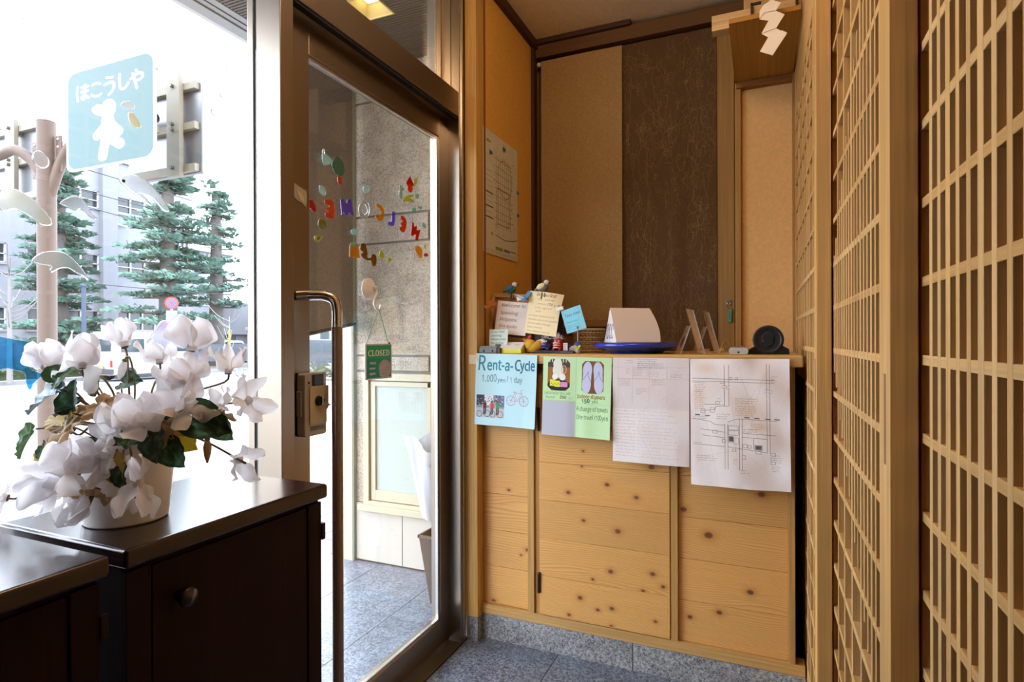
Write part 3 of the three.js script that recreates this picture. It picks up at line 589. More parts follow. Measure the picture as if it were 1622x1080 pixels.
vehicle('van', 'white delivery van driving past on the road', 'van', [-22.95, -0.37, -15.7], Math.PI / 2,
  [-1.65, 0.3, 1.6, 0.3, 1.66, 0.75, 1.55, 1.05, 1.12, 1.8, -1.62, 1.84, -1.68, 0.8], 1.35, P(0xa2a4a8, 0.3, { clearcoat: 0.6 }), [[-1.45, 1.1, -0.55, 1.1, -0.55, 1.62, -1.4, 1.62], [-0.4, 1.1, 0.45, 1.1, 0.45, 1.62, -0.4, 1.62], [0.6, 1.1, 1.35, 1.1, 1.02, 1.62, 0.6, 1.62]], [-1.1, 1.05], (o, gm) => {
    own(o, 'rear_window', bx(-1.755, -1.735, 1.15, 1.62, -0.52, 0.52, 0.01), gm);
    own(o, 'bumper', bx(-1.80, -1.70, 0.28, 0.48, -0.66, 0.66, 0.02), M(0x3a3b3e, 0.6));
    own(o, 'rear_plate', bx(-1.815, -1.80, 0.50, 0.62, -0.17, 0.17), M(0xa09a55, 0.6), [0, 0, 0], [0, 0, 0], 'pale yellow number plate');
    for (const z of [-0.58, 0.58]) own(o, 'tail_light', bx(-1.76, -1.735, 0.55, 0.8, z - 0.06, z + 0.06, 0.01), M(0xa02020, 0.4));
    own(o, 'door_rail', bx(-1.5, 0.2, 0.99, 1.01, -0.685, 0.685), M(0x55585c, 0.5));
  });
vehicle('car', 'dark blue car seen through the glass door under the blind', 'car', [-17.4, -0.37, -19.6], 0.95,
  [-2.0, 0.3, 2.0, 0.3, 2.05, 0.75, 1.3, 0.95, 0.75, 1.5, -1.3, 1.55, -1.95, 1.05], 1.6, P(0x1b2634, 0.25, { clearcoat: 0.7 }), [[-1.2, 1.0, -0.2, 1.0, -0.2, 1.42, -1.1, 1.42], [-0.1, 1.0, 0.95, 1.0, 0.65, 1.40, -0.1, 1.40]], [-1.25, 1.25], (o, gm) => {
    own(o, 'rear_window', bx(-1.95, -1.72, 1.08, 1.42, -0.6, 0.6, 0.02), gm);
    own(o, 'rear_plate', bx(-2.1, -2.07, 0.6, 0.75, -0.2, 0.2), M(0xb8b8b8, 0.6));
    for (const z of [-0.68, 0.68]) own(o, 'tail_light', bx(-2.09, -2.03, 0.75, 0.95, z - 0.1, z + 0.1, 0.01), M(0x9a2018, 0.4));
  });
vehicle('car', 'white car parked behind the sapling across the road', 'car', [-31.4, -0.3, -26.6], 1.9,
  [-1.9, 0.3, 1.9, 0.3, 1.95, 0.75, 1.2, 0.95, 0.7, 1.4, -1.2, 1.45, -1.85, 1.0], 1.6, P(0x909296, 0.3), [[-1.1, 0.98, 0.9, 0.98, 0.6, 1.34, -1.0, 1.34]], [-1.2, 1.2]);
{
  const o = thing('roadside_building', 'white low building with two small windows seen under the blind', 'building', [-29.5, -0.3, -34]);
  o.rotation.y = 0.7;
  own(o, 'wall', bx(-4, 4, 0, 4.0, -2, 2), M(0x8e9092, 0.9));
  for (const x of [-1.6, -0.2, 1.2]) own(o, 'window', bx(x - 0.3, x + 0.3, 1.1, 2.1, 2.0, 2.03), M(0x30464a, 0.3));
  own(o, 'roof', bx(-4.2, 4.2, 4.0, 4.15, -2.2, 2.2), M(0x7d7f82, 0.9));
  const s = thing('roadside_shrub', 'sparse grey green shrub at the kerb before the blue car', 'shrub', [-14.2, -0.25, -15.6]);
  own(s, 'foliage', needles([[0, 0.3, 0, 0.5, 0.3, 0.5], [-0.7, 0.25, 0.5, 0.4, 0.25, 0.4], [0.7, 0.25, -0.5, 0.4, 0.25, 0.4]], 160), M(0x6b705a, 0.9, { side: THREE.DoubleSide })).userData.kind = 'stuff';
}
// brown sign post with curved arms and the sign plates
const brown = M(0x57483f, 0.6);
{
  const o = thing('sign_post', 'thick brown metal sign post with two curved arms', 'post', [-5.78, -0.2, -3.06]);
  part(o, 'pole', cyl([-5.78, -0.2, -3.06], [-5.78, 3.08, -3.06], 0.072, 0.072, 24), brown);
  part(o, 'pole_cap', new THREE.SphereGeometry(0.074, 20, 8, 0, 6.29, 0, 1.57).scale(1, 0.3, 1).translate(-5.78, 3.08, -3.06), brown);
  part(o, 'arm', tube([[-5.78, 2.30, -3.06], [-5.73, 2.52, -3.08], [-5.60, 2.85, -3.14], [-5.35, 2.98, -3.20], [-4.55, 2.98, -3.19]], 0.045, 32, 12), brown);
  part(o, 'arm', tube([[-5.78, 2.30, -3.06], [-5.80, 2.52, -3.05], [-5.88, 2.72, -3.02], [-6.03, 2.84, -2.96], [-6.30, 2.82, -2.95]], 0.045, 32, 12), brown);
  for (const [x, z, y] of [[-5.88, -3.03, 2.75], [-5.67, -3.10, 2.80]]) part(o, 'bracket_plate', bx(x - 0.04, x + 0.04, y - 0.16, y + 0.16, z - 0.006, z + 0.006, 0.002), M(0x5f4b47, 0.6));
  for (const [x, z, y] of [[-5.88, -3.03, 2.75], [-5.67, -3.10, 2.80]]) for (const d of [-0.12, -0.03, 0.06, 0.13]) part(o, 'bolt', new THREE.SphereGeometry(0.012, 8, 6).translate(x, y + d, z + 0.008), M(0xc8c0bc, 0.4, { metalness: 0.6 }));
}
{
  const tex = canvasTex(900, 1000, (c, w, h) => {
    c.fillStyle = '#b4b8b8'; c.fillRect(0, 0, w, h);
    c.fillStyle = '#2b4f50'; c.beginPath(); c.roundRect(20, 20, w - 40, h - 40, 90); c.fill();
    c.strokeStyle = c.fillStyle = '#c6caca'; c.lineCap = c.lineJoin = 'round'; c.lineWidth = 24;
    const L = (...p) => { c.beginPath(); c.moveTo(p[0], p[1]); for (let i = 2; i < p.length; i += 2) c.lineTo(p[i], p[i + 1]); c.stroke(); };
    const Q = (x, y, ...p) => { c.beginPath(); c.moveTo(x, y); for (let i = 0; i < p.length; i += 4) c.quadraticCurveTo(p[i], p[i + 1], p[i + 2], p[i + 3]); c.stroke(); };
    // ho ko u shi ya
    Q(125, 165, 110, 240, 128, 305); L(165, 180, 235, 180); L(165, 225, 235, 225); Q(204, 165, 206, 240, 203, 275, 200, 305, 178, 300, 160, 285, 178, 268, 205, 262, 240, 296);
    Q(280, 185, 330, 165, 362, 190); Q(275, 280, 320, 318, 372, 290);
    L(430, 148, 490, 158); Q(410, 215, 500, 180, 506, 235, 505, 285, 450, 318);
    Q(560, 150, 552, 260, 575, 290, 610, 312, 645, 250);
    Q(670, 220, 760, 160, 782, 200, 790, 250, 735, 248); L(722, 150, 738, 185); L(690, 175, 728, 318);
    // walking figure in a brimmed cap
    c.beginPath(); c.ellipse(445, 450, 78, 92, 0, 0, 7); c.fill();
    c.lineWidth = 52; Q(300, 425, 330, 470, 400, 490); L(330, 410, 420, 440);
    c.lineWidth = 130; L(438, 560, 440, 740); c.lineWidth = 90; L(420, 600, 330, 690); L(460, 600, 548, 690);
    c.lineWidth = 95; L(415, 740, 385, 900); L(470, 740, 560, 810);
  });
  const o = thing('pedestrian_sign', 'pale blue square road sign with white Japanese letters and walking figure', 'road sign', [-4.567, 2.493, -2.85]);
  const s = new THREE.Shape(), w = 1.03, h = 0.79, r = 0.075; s.moveTo(-w / 2 + r, 0); s.lineTo(w / 2 - r, 0); s.quadraticCurveTo(w / 2, 0, w / 2, r); s.lineTo(w / 2, h - r); s.quadraticCurveTo(w / 2, h, w / 2 - r, h); s.lineTo(-w / 2 + r, h); s.quadraticCurveTo(-w / 2, h, -w / 2, h - r); s.lineTo(-w / 2, r); s.quadraticCurveTo(-w / 2, 0, -w / 2 + r, 0);
  const g = new THREE.ExtrudeGeometry(s, { depth: 0.012, bevelEnabled: false, curveSegments: 8 }), p = g.attributes.position, uv = g.attributes.uv;
  for (let i = 0; i < p.count; i++) uv.setXY(i, p.getX(i) / w + 0.5, p.getY(i) / h);
  own(o, 'sign_plate', g, M(0xffffff, 0.5, { map: tex }));
  own(o, 'sign_clamp', join([bx(-0.03, 0.05, -0.06, 0.06, -0.03, 0, 0.004), bx(-0.02, 0.04, 0.05, 0.8, -0.035, -0.005, 0.004)]), M(0xd6d6d2, 0.5));
  own(o, 'sign_bar', bx(-0.3, 0.42, 0.22, 0.27, -0.09, -0.03, 0.004), brown);
  o.rotation.y = 0.014;
  const plate = (label, base, turn, w2, h2, ru) => {
    const q = thing('road_sign_back', label, 'road sign', base, 'backs of the road signs on the brown post'); q.rotation.y = turn;
    const am = M(0x8a8e94, 0.35, { metalness: 0.7 }), rail = M(0x7c786c, 0.6);
    own(q, 'sign_plate', new RoundedBoxGeometry(w2, h2, 0.03, 2, 0.014).translate(0, h2 / 2, 0), am);
    for (const y of [0.06, 0.5, 0.92]) own(q, 'cross_rail', bx(-w2 / 2 + 0.03, w2 / 2 - 0.03, h2 * y - 0.03, h2 * y + 0.03, 0.015, 0.06, 0.004), rail);
    own(q, 'upright_rail', bx(ru, ru + 0.15, -0.02, h2 + 0.02, 0.06, 0.10, 0.004), rail);
    for (const y of [0.06, 0.46, 0.52, 0.92]) own(q, 'bolt', new THREE.CylinderGeometry(0.016, 0.016, 0.03, 8).rotateX(Math.PI / 2), M(0x6d6f72, 0.4, { metalness: 0.8 }), [ru + 0.075, h2 * y, 0.11]);
  };
  plate('back of a square aluminium road sign right of the blue sign', [-4.575, 2.50, -3.3], 0.0, 0.91, 0.765, 0.15);
  plate('back of a square aluminium road sign at the left edge, behind the brown post', [-6.46, 2.46, -3.2], 0.0, 0.80, 0.74, -0.05);
}
{
  const tex = canvasTex(256, 256, (c) => { c.fillStyle = '#c8342c'; c.fillRect(0, 0, 256, 256); c.fillStyle = '#3a55b4'; c.beginPath(); c.arc(128, 128, 96, 0, 7); c.fill(); c.strokeStyle = '#c8342c'; c.lineWidth = 24; c.beginPath(); c.moveTo(58, 58); c.lineTo(198, 198); c.moveTo(198, 58); c.lineTo(58, 198); c.stroke(); });
  const o = thing('no_parking_sign', 'round blue and red no-parking signs on a thin pole by the big cedar', 'road sign', [-14.98, -0.25, -10.97]); o.rotation.y = 0.85;
  own(o, 'pole', cyl([0, 0, 0], [0, 2.5, 0], 0.03), M(0x86888a, 0.5));
  for (const y of [2.21, 1.56]) { const g = new THREE.CylinderGeometry(0.165, 0.165, 0.02, 32).rotateX(Math.PI / 2); own(o, 'sign_disc', g, [M(0x909090, 0.5), M(0xffffff, 0.6, { map: tex }), M(0x909090, 0.5)], [0, y + 0.25, 0.04]); }
  own(o, 'plate', bx(-0.13, 0.13, 1.95, 2.24, 0.03, 0.05, 0.004), M(0xc4c4c4, 0.6));
  const l = thing('street_lamp_pole', 'thin dark blue pole rising behind the flowers across the road', 'pole', [-24.6, -0.25, -14.3]); own(l, 'pole', cyl([0, 0, 0], [0, 3.6, 0], 0.09, 0.08), M(0x2f3c50, 0.6)); own(l, 'pole_top', new THREE.SphereGeometry(0.1, 12, 8), M(0x2f3c50, 0.6), [0, 3.6, 0]);
  [[8.2, 7.4, 0.25], [7.3, 6.7, 0.3], [6.9, 5.7, 0.5], [3.6, 3.9, 0.6]].forEach(([a, b, sag], i) => {
    const c = thing('overhead_wire', ['upper overhead wire crossing before the school', 'second overhead wire from the top, crossing before the school', 'third overhead wire from the top, sagging before the school', 'lowest overhead wire, crossing behind the dolphin sticker'][i], 'wire', [-24.45, a, -16], null);
    const pts = []; for (let k = 0; k <= 10; k++) { const t = k / 10; pts.push([0, (b - a) * t - sag * 4 * t * (1 - t) * 0.5, 6 - 20 * t]); } own(c, 'wire', tube(pts, 0.018, 24, 5), M(0x2a2e34, 0.7));
  });
}

// ---------------------------------------------------------------- paper, print and handwriting
function hand(c, text, x, y, size, color, o = {}) { // handwriting, letter by letter with a little wobble
  c.fillStyle = c.strokeStyle = color; c.lineJoin = 'round';
  for (const ch of text) {
    c.font = `${o.style ?? ''} ${size * (1 + rnd(0.07, -0.07))}px ${o.font ?? 'sans-serif'}`;
    c.save(); c.translate(x, y + rnd(size * 0.04, -size * 0.04)); c.rotate(rnd(0.06, -0.06)); c.scale(o.sx ?? 1, o.sy ?? 1);
    if (o.w) { c.lineWidth = o.w; c.strokeText(ch, 0, 0); } if (!o.hollow) c.fillText(ch, 0, 0); c.restore();
    x += c.measureText(ch).width * (o.k ?? 0.98) * (o.sx ?? 1);
  }
  return x;
}
function scribble(c, x0, x1, y, size, color, lw = 1) { // a line of writing too small to read
  c.strokeStyle = color; c.lineWidth = lw; let x = x0;
  while (x < x1) { const L = rnd(size * 3.2, size * 0.9); c.beginPath(); c.moveTo(x, y); for (let q = x; q < Math.min(x + L, x1); q += size * 0.33) c.lineTo(q + rnd(size * 0.2), y - rnd(size * 0.9, 0)); c.stroke(); x += L + size * 0.5; }
}
// a hanging sheet: slim box bent by f(x, y); x, y from -0.5 to 0.5
function sheet(w, h, f, n = 18, t = 0.0005) {
  const g = new THREE.BoxGeometry(w, h, t, n, n, 1), p = g.attributes.position;
  for (let i = 0; i < p.count; i++) p.setZ(i, p.getZ(i) + f(p.getX(i) / w, p.getY(i) / h));
  g.computeVertexNormals(); return g;
}
const crease = (x, y, s, a = 0.004) => a * (vnoise(x * 5 + 9 + y * 2, y * 6 + 9, 99, 99, s) - 0.5) + a * 0.5 * (Math.abs(vnoise(x * 9 + 5, y * 11 + 7 + x * 3, 99, 99, s + 1) - 0.5) - 0.25);
const paper = (tex, r = 0.8) => M(0xffffff, r, { map: tex, side: THREE.DoubleSide });
{
  seed = 301;
  const tex = canvasTex(760, 830, (c, w, h) => {
    c.fillStyle = '#b9dfe6'; c.fillRect(0, 0, w, h);
    hand(c, 'R', 14, 190, 190, '#3a8490', { sy: 1.3, sx: 1.0, w: 4 }); hand(c, 'ent-a-', 136, 185, 128, '#3a8490', { sy: 1.25, sx: 1.0, w: 6, k: 1.0 }); hand(c, 'C', 488, 188, 145, '#2f6f86', { sy: 1.1, sx: 0.8, w: 6 }); hand(c, 'ycle', 560, 180, 118, '#2f6f86', { sy: 1.25, sx: 0.88, w: 6, k: 0.98 });
    hand(c, '1.000', 75, 325, 84, '#3f6878', { sy: 1.3, sx: 0.9, k: 1.05 }); hand(c, 'yen', 275, 325, 66, '#3f6878', { sy: 1.1 }); hand(c, '/ 1 day', 395, 322, 74, '#3f6878', { sy: 1.2, sx: 0.9 });
    // snapshot of people with bicycles in a street
    const X = 20, Y = 480, W = 350, H = 260; c.fillStyle = '#8b8e98'; c.fillRect(X, Y, W, H);
    c.fillStyle = '#d7dae0'; c.fillRect(X + 100, Y, 110, 120); c.fillStyle = '#3a4148'; c.fillRect(X, Y, 95, 120); c.fillStyle = '#6c7088'; c.fillRect(X + 250, Y, 100, 130); c.fillStyle = '#b9bcc0'; c.fillRect(X, Y + 150, W, 110);
    for (let i = 0; i < 60; i++) { c.fillStyle = ['#2b3138', '#9aa4b0', '#c4c9cf', '#5a6068'][i % 4]; c.fillRect(X + rnd(W - 20), Y + rnd(110), 14, 10); }
    c.lineWidth = 5; c.strokeStyle = '#1e1e22'; for (const [a, b, r] of [[40, 222, 34], [140, 215, 36], [205, 220, 34], [300, 220, 36]]) { c.beginPath(); c.arc(X + a, Y + b, r, 0, 7); c.stroke(); }
    for (const [a, col, leg] of [[105, '#5b2a3a', '#2f3850'], [195, '#c44b4b', '#4a4a55'], [265, '#2e9a5a', '#5a3f38']]) { c.fillStyle = '#7a5a48'; c.beginPath(); c.arc(X + a, Y + 78, 15, 0, 7); c.fill(); c.fillStyle = col; c.fillRect(X + a - 20, Y + 92, 42, 62); c.fillStyle = leg; c.fillRect(X + a - 15, Y + 152, 15, 78); c.fillRect(X + a + 4, Y + 152, 15, 70); c.fillStyle = '#caa38a'; c.fillRect(X + a - 32, Y + 108, 14, 46); }
    // drawn bicycle
    c.strokeStyle = '#a05a70'; c.lineWidth = 5; for (const a of [455, 615]) { c.beginPath(); c.arc(a, 530, 55, 0, 7); c.stroke(); c.lineWidth = 2; for (let k = 0; k < 8; k++) { c.beginPath(); c.moveTo(a, 530); c.lineTo(a + 52 * Math.cos(k * 0.785), 530 + 52 * Math.sin(k * 0.785)); c.stroke(); } c.lineWidth = 5; }
    c.strokeStyle = '#c98a9c'; c.beginPath(); c.moveTo(455, 530); c.lineTo(500, 445); c.lineTo(585, 440); c.lineTo(535, 535); c.lineTo(500, 445); c.moveTo(455, 530); c.lineTo(535, 535); c.moveTo(585, 440); c.lineTo(615, 530); c.moveTo(585, 440); c.lineTo(572, 410); c.lineTo(600, 405); c.stroke(); c.strokeStyle = '#5a4a50'; c.beginPath(); c.moveTo(482, 430); c.lineTo(520, 430); c.stroke();
  });
  const o = thing('rental_poster', 'light blue Rent-a-Cycle poster with photo and drawn bicycle, leftmost on the counter front', 'poster', [-0.878, 0.828, -1.974], 'papers taped to the reception counter');
  own(o, 'sheet', sheet(0.248, 0.27, (x, y) => (0.5 - y) * 0.006 + Math.max(0, x - 0.3) * 0.05 * (0.5 - y) + 0.002 * Math.sin(x * 9 + y * 3) + crease(x, y, 14, 0.002), 28), paper(tex), [0, 0.135, 0], [0, 0, -0.022]);
  const t = thing('tape', 'strip of clear yellowish tape holding the blue poster to the wooden post', 'tape', [-1.013, 1.076, -1.9735]);
  own(t, 'strip', bx(-0.018, 0.022, -0.017, 0.018, 0, 0.0006), P(0xf4e2b8, 0.4, { transmission: 0.5 }));
}
{
  seed = 302;
  const tex = canvasTex(780, 860, (c, w, h) => {
    c.fillStyle = '#bfe3ad'; c.fillRect(0, 0, w, h); c.fillStyle = '#b9bcc8'; c.fillRect(0, 480, 380, h - 480); c.strokeStyle = '#9ccf90'; c.lineWidth = 3; c.strokeRect(382, 0, 2, h); c.beginPath(); c.moveTo(382, 500); c.lineTo(w, 500); c.stroke(); c.fillStyle = '#aed79c'; c.fillRect(0, 472, 380, 10);
    const oct = (x, y, a, b, k) => { c.beginPath(); c.moveTo(x + k, y); c.lineTo(x + a - k, y); c.lineTo(x + a, y + k); c.lineTo(x + a, y + b - k); c.lineTo(x + a - k, y + b); c.lineTo(x + k, y + b); c.lineTo(x, y + b - k); c.lineTo(x, y + k); c.closePath(); };
    oct(55, 25, 260, 345, 45); c.save(); c.clip(); c.fillStyle = '#96602e'; c.fillRect(40, 20, 300, 360); c.fillStyle = '#4a3a30'; c.fillRect(40, 20, 300, 95); for (let i = 0; i < 7; i++) { c.fillStyle = '#d6cdbc'; c.fillRect(70 + i * 32, 20, 12, 40); }
    c.fillStyle = '#d9dfd2'; c.beginPath(); c.ellipse(170, 80, 52, 58, 0, 0, 7); c.fill(); c.beginPath(); c.ellipse(175, 150, 62, 80, 0, 0, 7); c.fill(); c.strokeStyle = '#d8b48a'; c.lineWidth = 8; c.beginPath(); c.ellipse(245, 140, 26, 42, 0, 0, 7); c.stroke();
    c.fillStyle = '#1f1510'; c.beginPath(); c.ellipse(185, 310, 130, 62, 0, 0, 7); c.fill(); c.fillStyle = '#e7ece6'; c.beginPath(); c.arc(140, 220, 32, 0, 7); c.arc(228, 222, 36, 0, 7); c.fill();
    c.fillStyle = '#dedf3a'; c.fillRect(82, 250, 60, 72); c.fillRect(140, 262, 60, 68); c.fillStyle = '#d98fc0'; c.fillRect(200, 275, 88, 54); c.fillStyle = '#8a7a20'; for (let i = 0; i < 6; i++) c.fillRect(95 + i * 20, 290 + (i % 2) * 10, 12, 10); c.restore();
    oct(450, 40, 245, 345, 35); c.save(); c.clip(); c.fillStyle = '#7a4a26'; c.fillRect(440, 30, 270, 380); c.fillStyle = '#c3c8e2';
    for (const [x, t] of [[508, 0.06], [635, -0.06]]) { c.save(); c.translate(x, 215); c.rotate(t); c.beginPath(); c.ellipse(0, -75, 52, 95, 0, 0, 7); c.fill(); c.beginPath(); c.ellipse(0, 75, 50, 100, 0, 0, 7); c.fill(); c.fillRect(-48, -70, 96, 140); c.strokeStyle = '#8d92b4'; c.lineWidth = 7; c.beginPath(); c.moveTo(-48, 30); c.quadraticCurveTo(0, -20, 10, -70); c.moveTo(48, 40); c.quadraticCurveTo(10, 0, 10, -70); c.stroke(); c.restore(); } c.restore();
    hand(c, 'Japanese tea set', 22, 412, 42, '#5f9468', { k: 0.98, sy: 1.1 }); hand(c, 'Rental', 35, 458, 40, '#6d8f70'); hand(c, '250', 200, 458, 46, '#6a5a20', { style: 'bold' }); hand(c, 'yen', 300, 458, 36, '#9cc089');
    hand(c, 'Indoor slippers', 400, 440, 50, '#8a6a18', { style: 'bold', k: 0.92, sy: 1.15, sx: 0.93 }); hand(c, '150', 450, 488, 58, '#2f5a34', { style: 'bold' }); hand(c, 'yen', 570, 485, 44, '#3a6a3a');
    hand(c, 'A change of towels', 392, 575, 52, '#2f5f3c', { k: 0.95, sx: 0.86, sy: 1.3 }); hand(c, 'One towel /100yen', 392, 662, 52, '#2f5f3c', { k: 0.95, sx: 0.88, sy: 1.3 });
  });
  const o = thing('price_poster', 'pale green price poster with tea set and slippers pictures, second paper on counter front', 'poster', [-0.603, 0.806, -1.974], 'papers taped to the reception counter');
  own(o, 'sheet', sheet(0.252, 0.283, (x, y) => (0.5 - y) * 0.008 + Math.max(0, x - 0.3) * 0.04 * (0.5 - y) - 0.006 * Math.exp(-Math.pow(x * 14, 2)) * (0.5 - y)), paper(tex), [0, 0.1415, 0], [0, 0, -0.02]);
}
{
  seed = 303;
  const tex = canvasTex(900, 1240, (c, w, h) => { // grid map above, lines of notes below
    c.fillStyle = '#e9e1df'; c.fillRect(0, 0, w, h); c.fillStyle = 'rgba(190,180,178,0.25)'; c.fillRect(0, 0, w, 590);
    c.strokeStyle = '#a9a2a0'; c.lineWidth = 2; for (const x of [70, 240, 440, 650]) { c.beginPath(); c.moveTo(x, 20); c.lineTo(x, 540); c.stroke(); } for (const y of [110, 245, 600]) { c.beginPath(); c.moveTo(0, y); c.lineTo(w, y); c.stroke(); } c.strokeRect(250, 120, 390, 130);
    for (const [x, y, n, L] of [[160, 40, 2, 70], [300, 25, 6, 230], [300, 75, 3, 320], [250, 140, 4, 110], [410, 170, 3, 140], [690, 200, 2, 130], [75, 260, 4, 140], [470, 270, 3, 150], [290, 380, 3, 60], [340, 370, 2, 70], [170, 140, 3, 40]]) for (let k = 0; k < n; k++) scribble(c, x, x + L, y + k * 24, 14, 'rgba(70,62,60,0.75)', 1.8);
    for (let k = 0; k < 15; k++) { const y = 640 + k * 38; scribble(c, 30 + (k % 3) * 8, 280, y, 19, 'rgba(96,84,82,0.65)', 2); scribble(c, 300, rnd(820, 560), y, 19, 'rgba(110,98,96,0.5)', 1.8); }
    for (let k = 0; k < 26; k++) { c.strokeStyle = `rgba(${rnd() < 0.5 ? '255,255,255' : '170,160,160'},0.25)`; c.lineWidth = rnd(5, 1); c.beginPath(); c.moveTo(rnd(w), rnd(h)); c.lineTo(rnd(w), rnd(h)); c.stroke(); }
  });
  const o = thing('notice_sheet', 'white creased sheet with faint map and handwritten notes, third paper on counter front', 'paper', [-0.3445, 0.7325, -1.973], 'papers taped to the reception counter');
  own(o, 'sheet', sheet(0.2545, 0.356, (x, y) => (0.5 - y) * 0.007 + 0.004 * Math.sin(x * 5 + 1) * (0.5 - y) + 0.002 * Math.sin(y * 13 + x * 6) + crease(x, y, 3), 34), paper(tex), [0, 0.178, 0]);
  const t2 = canvasTex(900, 1260, (c, w, h) => { // street map drawn in ink
    c.fillStyle = '#ebe4e2'; c.fillRect(0, 0, w, h);
    const blot = (x, y, rx, ry) => { for (let k = 5; k > 0; k--) { c.fillStyle = 'rgba(224,178,150,0.085)'; c.beginPath(); c.ellipse(x, y, rx * k / 5, ry * k / 5, 0, 0, 7); c.fill(); } };
    blot(80, 380, 70, 130); blot(560, 480, 190, 130); blot(650, 660, 100, 60); blot(150, 90, 120, 60);
    c.strokeStyle = '#3a3636'; c.lineWidth = 3.2; const L = (...p) => { c.beginPath(); c.moveTo(p[0], p[1]); for (let i = 2; i < p.length; i += 2) c.lineTo(p[i], p[i + 1]); c.stroke(); };
    L(20, 195, 770, 205); L(20, 222, 770, 232); L(322, 60, 322, 460); L(362, 60, 362, 460); L(700, 50, 700, 900); L(726, 50, 726, 900); L(130, 452, 322, 452); L(362, 462, 240, 470, 235, 500, 110, 520);
    L(322, 640, 322, 1080); L(350, 640, 350, 1080); L(455, 580, 455, 1080); L(480, 580, 480, 1080); L(20, 600, 190, 620, 230, 650, 322, 650); L(90, 700, 322, 720); L(110, 760, 322, 775); L(30, 850, 322, 862); L(350, 862, 700, 900); L(480, 720, 780, 735); L(480, 760, 700, 770); L(350, 620, 420, 590, 480, 585, 790, 600); L(580, 770, 580, 870);
    c.lineWidth = 9; for (const [x, y] of [[45, 558], [140, 562], [500, 570], [590, 575], [685, 580], [765, 582]]) L(x, y, x + 45, y + 2);
    c.lineWidth = 2.5; for (const [x, y, a, b] of [[355, 655, 90, 40], [355, 700, 90, 45], [355, 755, 46, 60], [405, 770, 40, 60], [590, 830, 66, 50], [210, 705, 42, 30], [300, 790, 24, 34], [485, 830, 40, 30], [530, 838, 30, 26], [390, 880, 30, 24], [480, 940, 28, 34], [600, 890, 46, 26], [190, 485, 40, 45], [100, 500, 40, 40], [730, 900, 40, 26], [730, 945, 34, 26], [730, 985, 40, 26], [285, 225, 26, 18], [370, 180, 22, 22], [420, 180, 24, 26]]) c.strokeRect(x, y, a, b);
    c.fillStyle = '#5a5252'; c.fillRect(360, 760, 38, 48); c.fillRect(595, 835, 56, 40);
    c.beginPath(); c.ellipse(258, 432, 22, 12, 0, 0, 7); c.stroke();
    c.fillStyle = '#ebe4e2'; c.fillRect(312, 268, 60, 22); c.fillRect(690, 300, 46, 22); for (const [x, y] of [[305, 268], [305, 290], [685, 300], [685, 322]]) { c.beginPath(); c.moveTo(x, y); c.quadraticCurveTo(x + 18, y - 14, x + 34, y); c.quadraticCurveTo(x + 48, y + 14, x + 64, y); c.stroke(); }
    for (const [x, y, n, W, col] of [[40, 245, 5, 130, '90,70,60'], [40, 330, 9, 120, '170,110,90'], [420, 395, 3, 230, '90,70,60'], [420, 470, 3, 200, '150,100,80'], [420, 535, 2, 190, '150,100,80'], [60, 970, 3, 250, '70,64,64'], [560, 640, 3, 130, '170,110,90'], [740, 1040, 3, 90, '110,80,70'], [470, 1090, 2, 70, '60,56,56'], [770, 930, 4, 70, '110,90,80'], [250, 550, 3, 120, '80,74,74'], [30, 580, 2, 150, '70,64,64'], [490, 690, 2, 150, '90,80,76'], [740, 180, 3, 50, '80,74,74'], [250, 400, 2, 60, '120,110,108'], [400, 980, 3, 40, '80,74,74'], [30, 842, 1, 90, '60,56,56']]) for (let k = 0; k < n; k++) scribble(c, x, x + W * rnd(1, 0.6), y + k * 22, 13, `rgba(${col},0.8)`, 1.8);
    for (let k = 0; k < 30; k++) { c.strokeStyle = `rgba(${rnd() < 0.5 ? '255,255,255' : '176,168,170'},0.25)`; c.lineWidth = rnd(6, 1); c.beginPath(); c.moveTo(rnd(w), rnd(h)); c.lineTo(rnd(w), rnd(h)); c.stroke(); }
  });
  const q = thing('street_map_sheet', 'large white stained sheet with a hand drawn street map, rightmost on counter front', 'map', [-0.066, 0.680, -1.969], 'papers taped to the reception counter');
  own(q, 'sheet', sheet(0.294, 0.408, (x, y) => (0.5 - y) * 0.012 + 0.005 * Math.sin(x * 6 + 2) * (0.6 - y) + 0.004 * Math.cos(y * 15 + x * 9) * (x + 0.5) + Math.max(0, y - 0.44) * 0.06 * Math.cos(x * 10) + crease(x, y, 8, 0.006), 36), paper(t2), [0, 0.204, 0], [0, 0, 0.008]);
}
